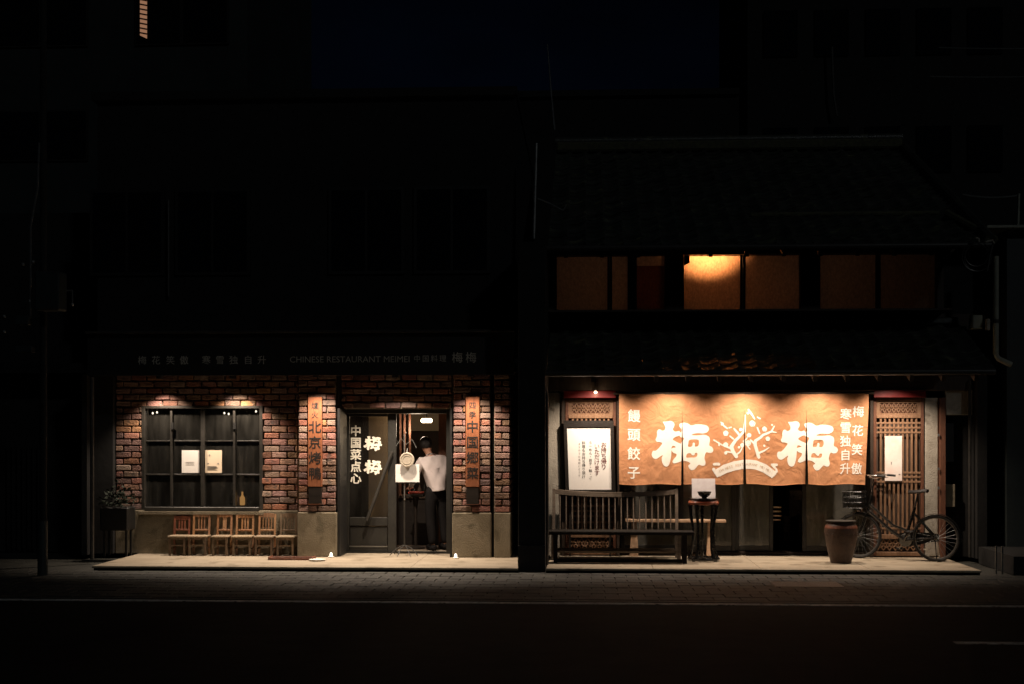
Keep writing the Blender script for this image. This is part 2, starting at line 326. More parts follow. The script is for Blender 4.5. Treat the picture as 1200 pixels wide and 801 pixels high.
    def build(s, name, m, parent=None, label=None, kind=None, cat=None, group=None, origin=None):
        off = wloc(parent) if parent else Vector((0, 0, 0))
        loc = Vector(origin) if origin is not None else (off if parent else base_of(s.v))
        me = s.mesh(name, loc)
        me.materials.append(M[m] if isinstance(m, str) else m)
        o = bpy.data.objects.new(name, me); C.objects.link(o); o.location = loc - off
        if parent: o.parent = parent
        tag(o, label, cat, group, kind)
        return o

def base_of(vs):
    xs = [v[0] for v in vs]; ys = [v[1] for v in vs]; zs = [v[2] for v in vs]
    return Vector(((min(xs) + max(xs)) / 2, (min(ys) + max(ys)) / 2, min(zs)))
def wloc(o):
    l = Vector((0, 0, 0))
    while o: l = l + o.location; o = o.parent
    return l
def tag(o, label=None, cat=None, group=None, kind=None):
    if label: o['label'] = label
    if cat: o['category'] = cat
    if group: o['group'] = group
    if kind: o['kind'] = kind
    return o
def thing(name, label, cat, loc=(0, 0, 0), group=None):
    o = bpy.data.objects.new(name, None); C.objects.link(o); o.location = loc; o.empty_display_size = .2
    return tag(o, label, cat, group)
def copy_tree(o, parent=None):
    c = o.copy(); C.objects.link(c); c.parent = parent
    for ch in list(o.children): copy_tree(ch, c)
    return c
def inst(name, me, loc, parent, rot=None):
    o = bpy.data.objects.new(name, me); C.objects.link(o); o.parent = parent
    o.location = Vector(loc) - wloc(parent)
    if rot: o.rotation_euler = rot
    return o

# ---- marching squares on a signed distance grid, and glyph shapes thickened to a brush weight
import numpy as np
def march(D, x0, y0, step):
    V = []; F = []; key = {}; nx, ny = D.shape; neg = D <= 0
    cells = neg[:-1, :-1] | neg[1:, :-1] | neg[:-1, 1:] | neg[1:, 1:]
    def vid(k, p):
        if k not in key: key[k] = len(V); V.append(p)
        return key[k]
    for i, j in zip(*np.nonzero(cells)):
        i = int(i); j = int(j)
        cs = ((i, j), (i + 1, j), (i + 1, j + 1), (i, j + 1)); d = [float(D[c]) for c in cs]; poly = []
        for a in range(4):
            b = (a + 1) % 4; ca, cb = cs[a], cs[b]
            if d[a] <= 0: poly.append(vid(ca, (x0 + ca[0] * step, y0 + ca[1] * step)))
            if (d[a] <= 0) != (d[b] <= 0):
                ka, kb = (ca, cb) if ca < cb else (cb, ca); da, db = float(D[ka]), float(D[kb]); t = da / (da - db)
                poly.append(vid((ka, kb), (x0 + (ka[0] + t * (kb[0] - ka[0])) * step, y0 + (ka[1] + t * (kb[1] - ka[1])) * step)))
        if len(poly) > 2: F.append(tuple(poly))
    return V, F
def seg_dist(gx, gy, A, B):
    D = np.full(gx.shape, 1e9)
    for (ax, ay), (bx, by) in zip(A, B):
        dx, dy = bx - ax, by - ay; t = np.clip(((gx - ax) * dx + (gy - ay) * dy) / (dx * dx + dy * dy + 1e-12), 0, 1)
        D = np.minimum(D, np.hypot(gx - ax - t * dx, gy - ay - t * dy))
    return D
def poly_sdf(gx, gy, pts):
    A = pts; B = pts[1:] + pts[:1]; D = seg_dist(gx, gy, A, B); ins = np.zeros(gx.shape, bool)
    for (ax, ay), (bx, by) in zip(A, B):
        if ay == by: continue
        ins ^= ((ay > gy) != (by > gy)) & (gx < (bx - ax) * (gy - ay) / (by - ay) + ax)
    return np.where(ins, -D, D)
_gc = {}
def glyph(ch, bold=0.0, n=72):
    if len(ch) > 1: bold = 0
    k = (ch, bold, n)
    if k in _gc: return _gc[k]
    c = bpy.data.curves.new('g', 'FONT'); c.body = ch; c.resolution_u = 3
    o = bpy.data.objects.new('g', c); C.objects.link(o)
    bpy.context.view_layer.update()
    me = bpy.data.meshes.new_from_object(o.evaluated_get(bpy.context.evaluated_depsgraph_get()))
    vs = [(v.co.x, v.co.y) for v in me.vertices]; fs = [tuple(p.vertices) for p in me.polygons]
    bpy.data.objects.remove(o); bpy.data.curves.remove(c); bpy.data.meshes.remove(me)
    if bold:
        cnt = {}
        for f in fs:
            for a, b in zip(f, f[1:] + f[:1]): e = (min(a, b), max(a, b)); cnt[e] = cnt.get(e, 0) + 1
        be = [e for e, q in cnt.items() if q == 1]
        step = 1.1 / n; x0, y0 = -.05, -.15
        gx, gy = np.meshgrid(x0 + np.arange(n + 1) * step, y0 + np.arange(n + 1) * step, indexing='ij')
        D = seg_dist(gx, gy, [vs[a] for a, b in be], [vs[b] for a, b in be]); ins = np.zeros(gx.shape, bool)
        for f in fs:
            for q in range(1, len(f) - 1):
                (ax, ay), (bx, by), (cx_, cy_) = vs[f[0]], vs[f[q]], vs[f[q + 1]]
                d1 = (bx - ax) * (gy - ay) - (by - ay) * (gx - ax); d2 = (cx_ - bx) * (gy - by) - (cy_ - by) * (gx - bx); d3 = (ax - cx_) * (gy - cy_) - (ay - cy_) * (gx - cx_)
                ins |= ((d1 >= 0) & (d2 >= 0) & (d3 >= 0)) | ((d1 <= 0) & (d2 <= 0) & (d3 <= 0))
        vs, fs = march(np.where(ins, -D, D) - bold, x0, y0, step)
    _gc[k] = (vs, fs); return _gc[k]
def text_flat(chars, cx, top, size, pitch, bold=0.0, vertical=True, n_=72):
    """returns verts (u,v) and faces for a column (or a row) of characters"""
    V = []; F = []
    for i, ch in enumerate(chars):
        if ch in ' \u3000': continue
        vs, fs = glyph(ch, bold, n_); n = len(V)
        if vertical: ox = cx - .5 * size; oy = top - i * pitch - .86 * size
        else: ox = cx + i * pitch; oy = top - .86 * size
        V += [(ox + x * size, oy + y * size) for x, y in vs]; F += [tuple(n + a for a in f) for f in fs]
    return V, F
def text_row(s, x0, x1, zc, h, bold=0.0):
    """latin / mixed row stretched to x0..x1"""
    vs, fs = glyph(s, bold); xs = [v[0] for v in vs]; ys = [v[1] for v in vs]
    sx = (x1 - x0) / (max(xs) - min(xs)); sy = h / (max(ys) - min(ys))
    return [(x0 + (x - min(xs)) * sx, zc + (y - (max(ys) + min(ys)) / 2) * sy) for x, y in vs], list(fs)
def place_flat(vf, Y, th=0.004):
    """flat print standing in the plane Y as a thin raised layer"""
    mb = MB(); mb.add([(u, Y - th, v) for u, v in vf[0]], vf[1]); return mb

def place_chars(chars, cx, top, size, pitch, bold, Y, material, parent, th=.004):
    """each character of a column is a part of its own"""
    for i, ch in enumerate(chars):
        place_flat(text_flat(ch, cx, top - i * pitch, size, pitch, bold), Y, th).build('character', material, parent)
# ---- union of tapered strokes turned into one clean polygon mesh (marching squares)
def stroke_mesh(strokes, step, rings=()):
    xs = []; ys = []
    for st in strokes:
        for x, y, r in st: xs += [x - r, x + r]; ys += [y - r, y + r]
    for x, y, r, t in rings: xs += [x - r - t, x + r + t]; ys += [y - r - t, y + r + t]
    x0, x1, y0, y1 = min(xs) - step, max(xs) + step, min(ys) - step, max(ys) + step
    nx = int((x1 - x0) / step) + 2; ny = int((y1 - y0) / step) + 2
    gx, gy = np.meshgrid(x0 + np.arange(nx) * step, y0 + np.arange(ny) * step, indexing='ij')
    D = np.full(gx.shape, 1e9)
    for st in strokes:
        for (ax, ay, ar), (bx, by, br) in zip(st[:-1], st[1:]):
            dx, dy = bx - ax, by - ay; t = np.clip(((gx - ax) * dx + (gy - ay) * dy) / (dx * dx + dy * dy + 1e-12), 0, 1)
            D = np.minimum(D, np.hypot(gx - ax - t * dx, gy - ay - t * dy) - (ar + t * (br - ar)))
    for x, y, r, t in rings: D = np.minimum(D, np.abs(np.hypot(gx - x, gy - y) - r) - t)
    return march(D, x0, y0, step)

def grid_cut(vf, step):
    """cut flat geometry by a grid so it can follow a curved cloth"""
    bm = bmesh.new(); bv = [bm.verts.new((u, 0, v)) for u, v in vf[0]]
    for f in vf[1]:
        try: bm.faces.new([bv[i] for i in f])
        except ValueError: pass
    xs = [v[0] for v in vf[0]]; zs = [v[1] for v in vf[0]]
    for lo, hi, no, ax in ((min(xs), max(xs), (1, 0, 0), 0), (min(zs), max(zs), (0, 0, 1), 2)):
        k = math.ceil(lo / step)
        while k * step < hi:
            co = [0, 0, 0]; co[ax] = k * step
            bmesh.ops.bisect_plane(bm, geom=bm.verts[:] + bm.edges[:] + bm.faces[:], plane_co=co, plane_no=no); k += 1
    bm.verts.index_update()
    out = ([(v.co.x, v.co.z) for v in bm.verts], [tuple(v.index for v in f.verts) for f in bm.faces]); bm.free()
    return out
def clip_x(vf, lo, hi):
    bm = bmesh.new(); bv = [bm.verts.new((u, 0, v)) for u, v in vf[0]]
    for f in vf[1]:
        try: bm.faces.new([bv[i] for i in f])
        except ValueError: pass
    bmesh.ops.bisect_plane(bm, geom=bm.verts[:] + bm.edges[:] + bm.faces[:], plane_co=(lo, 0, 0), plane_no=(-1, 0, 0), clear_outer=True)
    bmesh.ops.bisect_plane(bm, geom=bm.verts[:] + bm.edges[:] + bm.faces[:], plane_co=(hi, 0, 0), plane_no=(1, 0, 0), clear_outer=True)
    bm.verts.index_update()
    out = ([(v.co.x, v.co.z) for v in bm.verts], [tuple(v.index for v in f.verts) for f in bm.faces]); bm.free()
    return out

def spot(name, loc, target, watt, angle, blend=.5, col=(1, .80, .63), size=.03):
    l = bpy.data.lights.new(name, 'SPOT'); l.energy = watt; l.spot_size = radians(angle); l.spot_blend = blend
    l.shadow_soft_size = size; l.color = col
    o = bpy.data.objects.new(name, l); C.objects.link(o); o.location = loc
    o.rotation_euler = (Vector(target) - Vector(loc)).to_track_quat('-Z', 'Y').to_euler(); return o
def point(name, loc, watt, col=(1, .7, .42), size=.05):
    l = bpy.data.lights.new(name, 'POINT'); l.energy = watt; l.shadow_soft_size = size; l.color = col
    o = bpy.data.objects.new(name, l); C.objects.link(o); o.location = loc; return o

# ------------------------------------------------------------------ ground
KERB = -0.06
FRONT = -1.94
XL0, XL1 = PX(108, FRONT), PX(607, FRONT)
XR0, XR1 = PX(640, FRONT), PX(1150, FRONT)
MB().box(-60, 60, -60, 60, -.5, -.075).build('ground', 'wall_dark', kind='structure')
MB().box(-60, 60, -60, -5.02, -.07, KERB - .008).build('road', 'asphalt', kind='structure')
MB().box(-60, 60, -5.02, -4.90, -.07, KERB - .004).build('kerb', 'paver', kind='structure')
MB().box(-60, 60, -5.24, -5.12, -.07, KERB - .002).build('road_edge_line', 'line', kind='structure')
MB().box(PX(1118, -7.8), PX(1118, -7.8) + 4, -7.88, -7.76, -.07, KERB - .003).build('road_centre_line', 'line', kind='structure')
MB().box(-60, 60, -4.9, 8, -.07, KERB - .012).build('pavement', 'paver', kind='structure')
pv = MB()
yy = -4.89
row = 0
while yy < FRONT - .02:
    d = .30
    x = -11.2 + (0.15 if row % 2 else 0)
    while x < 10.5:
        z = KERB + R.uniform(-.002, .003)
        pv.cbox(x + .005, x + .295, yy + .005, min(yy + d, FRONT - .015) - .005, KERB - .03, z, .006)
        x += .30
    yy += d; row += 1
pv.build('paving_stones', 'paver', kind='stuff')
# raised stone floors in front of both shops: flagstones with joints
def flags(name, x0, x1, y0, y1, n, depth_rows, label=None):
    root = MB().box(x0, x1, y0 + .06, y1, KERB - .02, -.016).build(name, 'black', kind='structure')  # base painted black so the step front reads as shadow
    w_ = (x1 - x0) / n; ys = [y0 + (y1 - y0) * k / depth_rows for k in range(depth_rows + 1)]
    for j in range(depth_rows):
        off = 0 if j % 2 == 0 else .5
        edges = [x0] + [x0 + (k + off) * w_ for k in range(1 if off == 0 else 0, n + 1) if x0 < x0 + (k + off) * w_ < x1 - .05] + [x1]
        for a, b in zip(edges[:-1], edges[1:]):
            if b - a < .06: continue
            e = .0015
            yb = ys[j] - (.02 if j == 0 else 0)
            m = MB().cbox(a + e, b - e, yb + e, ys[j + 1] - e, -.03, R.uniform(-.001, .001), .005)
            o = m.build('flagstone', 'platform', root, origin=((a + b) / 2, (ys[j] + ys[j + 1]) / 2, 0))
    return root
flags('raised_floor', XL0, XL1, FRONT, 0.9, 4, 1)
flags('raised_floor', XR0, XR1, FRONT, 0.9, 4, 1)

# ------------------------------------------------------------------ bricks
BR = []
for k in range(7):
    rr = random.Random(k)
    BR.append(MB().cbox(-.5, .5, -.022, .03, -.5, .5, .012, 0).mesh('brick'))
def brick_mesh_pool(w_, h_):
    pool = []
    for k in range(6):
        rr = random.Random(k * 7 + int(w_ * 1000))
        m = MB()
        x = w_ / 2; z = h_ / 2
        m.cbox(-x, x, -.024, .03, -z, z, .009, .004, rr)
        me = m.mesh('brick'); me.materials.append(M['brick']); pool.append(me)
    return pool
POOLS = {}
def pool(w_, h_):
    k = (round(w_, 3), round(h_, 3))
    if k not in POOLS: POOLS[k] = brick_mesh_pool(*k)
    return POOLS[k]
CH = 0.097; BH = .079; BW = 0.235
def lay(parent, x0, x1, z0, z1, Y, holes=(), side=None, indiv=True, stuffmb=None, pitch=BW):
    """courses of bricks between x0..x1 on a wall face Y; side: run along Y at fixed X=side instead"""
    n = max(1, int(round((z1 - z0) / CH))); ch = (z1 - z0) / n
    for j in range(n):
        zc = z0 + (j + .5) * ch
        x = x0 - (pitch / 2 if j % 2 else 0); 
        while x < x1 - .02:
            a, b = max(x, x0), min(x + pitch, x1); x += pitch
            segs = [(a, b)]
            for hx0, hx1, hz0, hz1 in holes:
                if zc + ch * .3 > hz0 and zc - ch * .3 < hz1:
                    ns = []
                    for p, q in segs:
                        if q <= hx0 or p >= hx1: ns.append((p, q)); continue
                        if p < hx0: ns.append((p, hx0))
                        if q > hx1: ns.append((hx1, q))
                    segs = ns
            for p, q in segs:
                if q - p < .04: continue
                w_ = q - p - .016; w_ = round(w_ / .02) * .02 if w_ > .05 else w_
                w_ = min(w_, q - p - .008)
                c = ((p + q) / 2 + R.uniform(-.003, .003), Y + R.uniform(-.008, .006), zc + R.uniform(-.003, .003))
                if indiv:
                    o = inst('brick', R.choice(pool(w_, BH)), c if side is None else (side, c[0], c[2]), parent)
                    o.rotation_euler = (R.uniform(-.03, .03), R.uniform(-.025, .025), R.uniform(-.03, .03) + (0 if side is None else pi / 2))
                else:
                    m = stuffmb
                    if side is None: m.cbox(c[0] - w_ / 2, c[0] + w_ / 2, c[1] - .024, c[1] + .03, c[2] - BH / 2, c[2] + BH / 2, .009, .003)
                    else: m.cbox(side - .03, side + .024, c[0] - w_ / 2, c[0] + w_ / 2, c[2] - BH / 2, c[2] + BH / 2, .009, .003)

# ------------------------------------------------------------------ left restaurant
rest = thing('brick_restaurant', 'dark restaurant with brick ground floor, lit brick pillars and long black fascia', 'building',
             (PX(350, .3), .3, 0))
WY = 0.0      # wall face
PY = -0.40    # pillar face
zW0 = PZ(598, WY); zW1 = PZ(437, WY)
xw = PX(112, WY); xa, xb = PX(136, WY), PX(350, WY)
MB().cbox(xw, xa - .004, -.10, .25, 0, PZ(437, WY), .01).build('dark_pier', 'wall_dark', rest)
win = (PX(168, WY), PX(307, WY), PZ(597, WY), PZ(475, WY))
# wall backing (mortar) with window hole
mw = MB()
mw.box(xa, win[0], WY + .03, .25, zW0, zW1); mw.box(win[1], PX(396, WY), WY + .03, .25, zW0, zW1)
mw.box(win[0], win[1], WY + .03, .25, win[3], zW1)
wall = mw.build('brick_wall', 'mortar', rest)
lay(wall, xa, xb - .0, zW0, zW1, WY, holes=[win])
xd0, xd1 = PX(396, WY), PX(530, WY)
zD1 = PZ(478, WY)
mw = MB(); mw.box(xd0 - .0, xd1, WY + .03, .22, zD1, zW1)
wd = mw.build('brick_lintel_wall', 'mortar', rest)
lay(wd, xd0, xd1, zD1, zW1, WY)
# concrete plinths
MB().cbox(xa, PX(350, WY), -.045, .25, 0, zW0 - .004, .012).build('plinth', 'plinth', rest)
def pillar(px0, px1, pyb, Yf, depth):
    x0, x1 = PX(px0, Yf), PX(px1, Yf); zb = PZ(pyb, Yf); zt = PZ(436, Yf)
    p = MB().box(x0 + .012, x1 - .012, Yf + .03, Yf + depth, zb, zt).build('brick_pillar', 'mortar', rest)
    lay(p, x0, x1, zb, zt, Yf, pitch=(x1 - x0) / 2)
    MB().cbox(x0 - .012, x1 + .012, Yf - .035, Yf + depth, 0, zb - .004, .014).build('plinth', 'plinth', rest)
    return x0, x1, zb, zt
pL = pillar(350, 394, 600, PY, .62)
pR = pillar(531, 575, 600, PY, .62)
MB().box(pL[1] + .014, pL[1] + .05, PY + .02, .19, .001, zD1).build('jamb_darkening_panel', 'black', rest)  # black panels added here and below to darken the lit pillar sides
MB().box(pR[0] - .05, pR[0] - .014, PY + .02, .19, .001, zD1).build('jamb_darkening_panel', 'black', rest)
MB().box(pL[1] + .004, pL[1] + .012, PY + .05, .02, zD1 + .002, zW1 - .01).build('jamb_darkening_panel', 'black', rest)
# narrow end pier with its side wall running back into the gap
x0, x1 = PX(579, PY), PX(598, PY); zb = PZ(600, PY); zt = PZ(436, PY)
pe = MB().box(x0, x1 - .03, PY + .03, 2.0, zb, zt).build('end_pier', 'mortar', rest)
lay(pe, x0, x1, zb, zt, PY)
sm = MB(); lay(pe, PY, 2.0, zb, zt, 0, side=x1 - .02, indiv=False, stuffmb=sm)
sm.build('side_bricks', 'brick', pe, kind='stuff')
MB().cbox(x0, x1 + .01, PY - .03, 2.0, 0, zb - .004, .012).build('plinth', 'plinth', rest)
MB().box(PX(576, PY), x0 - .003, PY + .10, .25, 0, zt).build('recess_panel', 'black', rest)
# upper body and fascia
XB0, XB1 = PX(104, -.9), PX(603, -.9)
zf0, zf1 = PZ(438, -1.0), PZ(389, -1.0)
MB().box(XB0, XB1, -.95, -.90, zf0, zf1).build('fascia_board', 'black', rest)
fb = rest.children[-1]
MB().box(XB0, XB1, -1.05, -.90, zf1 + .002, zf1 + .035).build('drip_edge', 'gutter', rest)
MB().box(XB0, XB1, -.898, .25, zf0 + .04, zf0 + .07).build('soffit', 'wall_dark', rest)
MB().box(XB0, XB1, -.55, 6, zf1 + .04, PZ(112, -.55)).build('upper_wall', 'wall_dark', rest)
MB().box(XB0, XB1, -.895, -.552, zf1 - .02, zf1 + .001).build('fascia_top', 'wall_dark', rest)
MB().box(XB0 - .06, XB1 + .02, -.65, 6, PZ(112, -.55) + .002, PZ(112, -.55) + .12).build('parapet_coping', 'wall_dark', rest)
for px in (150, 250, 430, 530):
    x = PX(px, -.55); z = PZ(320, -.55)
    f = MB().box(x - .55, x + .55, -.59, -.552, z, z + 1.25).build('window', 'black', rest)
    MB().box(x - .5, x - .02, -.60, -.592, z + .05, z + 1.2).build('pane', 'darkglass', f)
    MB().box(x + .02, x + .5, -.60, -.592, z + .05, z + 1.2).build('pane', 'darkglass', f)
MB().tube([(PX(198, -.6), -.62, PZ(345, -.6)), (PX(198, -.6), -.62, PZ(230, -.6))], .018).build('conduit', 'gutter', rest)
MB().tube([(PX(110, -.9), -.97, 0), (PX(110, -.9), -.97, PZ(440, -.95))], .03).build('downpipe', 'gutter', rest)
MB().box(xw - .02, xw - .1, -.3, .3, 0, zW1).build('side_wall', 'wall_dark', rest)
# fascia letters
for chars, pxs, py, s in (('梅花笑傲', (167, 183, 200, 216), 420, .13), ('寒雪独自升', (242, 258, 274, 291, 307), 420, .13),
                          ('中国料理', (489, 499, 509, 519), 419, .10), ('梅梅', (536, 552), 418, .16)):
    for ch, px in zip(chars, pxs):
        place_flat(text_flat(ch, PX(px, -.95), PZ(py, -.95) + s * .5, s, s, .006, n_=40), -.95, .012).build('character', 'steelletter', fb)
place_flat(text_row('CHINESE RESTAURANT MEIMEI', PX(340, -.95), PX(480, -.95), PZ(419.5, -.95), .085), -.95, .012).build('lettering', 'steelletter', fb)

# window: dark steel, two pairs of sashes, 4 x 3 panes
wroot = bpy.data.objects.new('window', None); C.objects.link(wroot); wroot.parent = rest; wroot.location = Vector((win[0], .05, win[2])) - wloc(rest)
cxs = [win[0] + (win[1] - win[0]) * t for t in (0, .235, .50, .765, 1)]
rzs = [PZ(597, .05), PZ(556, .05), PZ(516, .05), PZ(475, .05)]
wf = MB()
wf.cbox(win[0] - .02, win[0] + .032, -.03, .10, win[2] - .03, win[3] + .01, .006); wf.cbox(win[1] - .032, win[1] + .02, -.03, .10, win[2] - .03, win[3] + .01, .006)
wf.cbox(win[0] + .034, win[1] - .034, -.028, .10, win[3] - .032, win[3] + .008, .006); wf.cbox(win[0] + .034, win[1] - .034, -.05, .10, win[2] - .03, win[2] + .030, .006)
wf.build('window_frame', 'frame', wroot)
for k, x in enumerate(cxs[1:4]):
    wd_ = .026 if k == 1 else .017
    MB().cbox(x - wd_, x + wd_, -.012 if k == 1 else .0, .09, win[2] + .032, win[3] - .034, .005).build('mullion', 'frame', wroot)
for z in rzs[1:3]:
    for a, b in zip(cxs[:-1], cxs[1:]):
        MB().cbox(a + .034, b - .028, .022, .07, z - .010, z + .010, .003).build('muntin', 'frame', wroot)
MB().box(win[0] - .05, win[1] + .05, -.11, -.03, win[2] - .075, win[2] - .035).build('sill', 'plinth', wroot)
for a, b in zip(cxs[:-1], cxs[1:]):
    for c, d in zip(rzs[:-1], rzs[1:]):
        MB().box(a + .028, b - .018, .050, .054, c + .014, d - .014).build('pane', 'glass', wroot)
for px in (202, 275):
    MB().box(PX(px, 0) - .02, PX(px, 0) + .02, -.018, -.004, PZ(502, 0), PZ(494, 0)).build('latch', 'black', wroot)

# room behind (dining room and entrance)
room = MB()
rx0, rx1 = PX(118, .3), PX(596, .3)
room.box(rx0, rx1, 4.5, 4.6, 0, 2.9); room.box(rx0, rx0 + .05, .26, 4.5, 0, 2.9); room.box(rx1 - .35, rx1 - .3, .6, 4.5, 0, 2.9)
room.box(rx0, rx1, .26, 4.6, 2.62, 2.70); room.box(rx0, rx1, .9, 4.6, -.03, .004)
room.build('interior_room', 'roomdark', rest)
xp = PX(455, 1.2)
MB().box(xp - 1.05, xp - .95, .62, 4.4, .006, 2.6).build('partition', 'roomdark', rest)
# curtain folds behind the dining window
cm = MB()
vs = []; fs = []; N_ = 120
for i in range(N_ + 1):
    t = i / N_; x = win[0] - .1 + t * (win[1] - win[0] + .2); y = .55 + .03 * sin(t * 60) + .015 * sin(t * 23)
    vs += [(x, y, win[2] - .1), (x, y, win[3] + .1)]
    if i: fs.append((2 * i - 2, 2 * i, 2 * i + 1, 2 * i - 1))
cm.add(vs, fs); cm.smooth = True; M['sheer'] = mat('sheer_curtain', (.07, .06, .045), (.04, .034, .026), scale=4, rough=.9, bump=.1)
cm.build('window_blind', 'sheer', rest)

# entrance: door frame, sliding glass door, opening
DY = .30
ef = MB(); x0, x1 = PX(396, DY), PX(530, DY); zt = PZ(478, DY) - .002
ef.cbox(x0 - .05, x0 + .07, DY - .10, DY + .10, 0, zt, .006); ef.cbox(x1 - .08, x1 + .05, DY - .10, DY + .10, 0, zt, .006)
ef.cbox(x0 + .072, x1 - .082, DY - .10, DY + .10, zt - .07, zt, .006)
ef.box(x0 + .072, x1 - .082, DY - .09, DY + .09, .002, .022)
ef.build('door_frame', 'doorpaint', rest)
droot = bpy.data.objects.new('sliding_door', None); C.objects.link(droot); droot.parent = rest
droot.location = Vector((PX(430, DY - .02), DY - .03, .024)) - wloc(rest)
a, b = PX(401, DY), PX(465, DY); ztd = zt - .075
d0, d1 = DY - .055, DY - .005
m = MB()
m.cbox(a, PX(410, DY), d0, d1, .024, ztd, .005); m.cbox(PX(455, DY), b, d0, d1, .024, ztd, .005)
m.cbox(PX(410, DY) + .002, PX(455, DY) - .002, d0, d1, PZ(487, DY), ztd, .005)
m.cbox(PX(410, DY) + .002, PX(455, DY) - .002, d0, d1, PZ(616, DY), PZ(606, DY), .005)
m.cbox(PX(410, DY) + .002, PX(455, DY) - .002, d0, d1, .024, PZ(640, DY), .005)
m.build('door_leaf', 'doorpaint', droot)
MB().cbox(PX(410, DY) + .01, PX(455, DY) - .01, d0 + .018, d1 - .006, PZ(639, DY), PZ(617, DY), .004).build('kick_panel', 'doorpaint', droot)
MB().box(PX(410, DY) + .002, PX(455, DY) - .002, d0 - .008, d0 + .006, PZ(641, DY), PZ(639.6, DY)).build('rail_moulding', 'metal', droot)
MB().box(PX(410, DY) + .002, PX(455, DY) - .002, d0 + .02, d0 + .026, PZ(606, DY), PZ(487, DY)).build('glass_pane', 'doorglass', droot)
G = d0 + .018
place_chars('中国菜点心', PX(417.5, DY), PZ(497.5, DY), .17, .178, .028, G, 'doorwhite', droot)
# bold brush-like plum character, traced as strokes (unit: 1/801 of a 100 px square)
MEI_L = [(208,95),(250,98),(290,88),(322,104),(324,135),(305,172),(335,190),(370,178),(384,196),(378,222),(330,240),(304,262),(345,285),(385,300),(392,320),(380,345),(345,335),(310,318),(296,345),(300,400),(290,470),(275,515),(250,528),(225,515),(208,480),(205,440),(222,410),(190,430),(160,452),(130,450),(108,420),(112,385),(122,372),(150,375),(190,335),(215,300),(185,290),(155,288),(143,265),(160,235),(158,190),(172,165),(195,172),(205,185),(232,178),(240,150),(225,120)]
MEI_R = [(368,112),(405,100),(445,108),(478,132),(530,118),(590,125),(635,140),(648,170),(632,200),(590,212),(540,205),(500,210),(470,222),(530,228),(600,222),(645,240),(656,268),(645,330),(672,336),(690,362),(680,392),(650,400),(618,388),(606,410),(598,450),(612,488),(602,520),(572,520),(545,505),(522,532),(500,555),(470,560),(452,540),(438,512),(470,492),(430,470),(395,465),(360,482),(325,492),(306,478),(320,450),(345,425),(352,398),(318,392),(300,372),(302,345),(340,338),(372,335),(395,280),(410,245),(385,240),(372,228),(385,200),(395,165),(372,140)]
MEI_H = [[(452,264),(545,264),(552,300),(540,333),(505,336),(512,300),(490,290),(485,333),(440,336),(446,300)], [(432,394),(470,394),(478,415),(505,418),(508,394),(535,394),(530,425),(515,438),(460,436),(420,438)]]
def smooth_poly(p):
    q = []
    for a, b in zip(p, p[1:] + p[:1]): q += [(a[0] * .78 + b[0] * .22, a[1] * .78 + b[1] * .22), (a[0] * .22 + b[0] * .78, a[1] * .22 + b[1] * .78)]
    return q
def mei(cx_, cz_, wid, step):
    s = wid / 580.0; st = step / s
    n1 = int(620 / st) + 2; n2 = int(520 / st) + 2
    gx, gy = np.meshgrid(90 + np.arange(n1) * st, 75 + np.arange(n2) * st, indexing='ij')
    D = np.maximum.reduce([poly_sdf(gx, gy, smooth_poly(MEI_R))] + [-poly_sdf(gx, gy, smooth_poly(h)) for h in MEI_H])
    D = np.minimum(poly_sdf(gx, gy, smooth_poly(MEI_L)), D)
    V, F = march(D, 90, 75, st)
    return [(cx_ + (x - 399) * s, cz_ - (y - 322) * s) for x, y in V], [f[::-1] for f in F]
for py in (519, 547):
    place_flat(mei(PX(437.5, DY), PZ(py, DY), .28, .008), G).build('character', 'doorwhite', droot)
ha = Vector((PX(459.5, DY - .12), DY - .12, PZ(529, DY - .12))); hb = Vector((PX(430, DY - .12), DY - .12, PZ(610, DY - .12)))
m = MB(); m.tube([ha, hb], .026, 12); m.tube([ha, ha + Vector((0, .07, 0))], .016, 8); m.tube([hb, hb + Vector((0, .07, 0))], .016, 8)
m.build('handle', 'frame', droot)
# interior objects behind the door
MB().box(PX(432, 2.1), PX(455, 2.1), 2.1, 2.14, .01, 2.5).build('cream_screen', 'cream', rest)
MB().box(PX(478, 4.0), PX(517, 4.0), 4.0, 4.45, PZ(504, 4.0), 2.6).build('ceiling_duct', 'cream', rest)
MB().box(PX(514, 1.0), PX(528, 1.0), 1.0, 1.06, .006, 2.6).build('inner_post', 'latred', rest)
MB().box(PX(464, .8), PX(528, .8), .8, .86, PZ(484, .8), 2.6).build('inner_lintel', 'lattice', rest)
for px in (468, 473, 479):
    MB().box(PX(px, 1.6), PX(px, 1.6) + .03, 1.6, 1.63, .8, 2.5).build('inner_slat', 'latred', rest)
lamp = thing('ceiling_lamp', 'small lit ceiling lamp inside the open restaurant doorway above the person', 'ceiling lamp', (PX(500, 1.6), 1.6, PZ(494, 1.6)))
lx = PX(500, 1.6); lz = PZ(493, 1.6)
MB().cbox(lx - .085, lx + .085, 1.52, 1.68, lz - .02, lz + .05, .02).build('lamp_shade', M['bulb'], lamp)
MB().tube([(lx, 1.6, lz + .05), (lx, 1.6, 2.62)], .01, 6).build('rod', 'black', lamp)
point('interior_light', (lx - .15, 1.5, lz - .12), 20, (1, .78, .55), .08)
cb = thing('serving_counter', 'dark serving counter with shelves inside the restaurant behind the menu stand', 'counter', (PX(480, 1.7), 1.7, .006))
MB().cbox(PX(466, 1.7), PX(520, 1.7), 1.7, 2.2, .75, .80, .006).build('counter_top', 'roomdark', cb)
MB().box(PX(466, 1.7), PX(520, 1.7), 1.74, 2.16, .006, .748).build('cabinet', 'blackwood', cb)
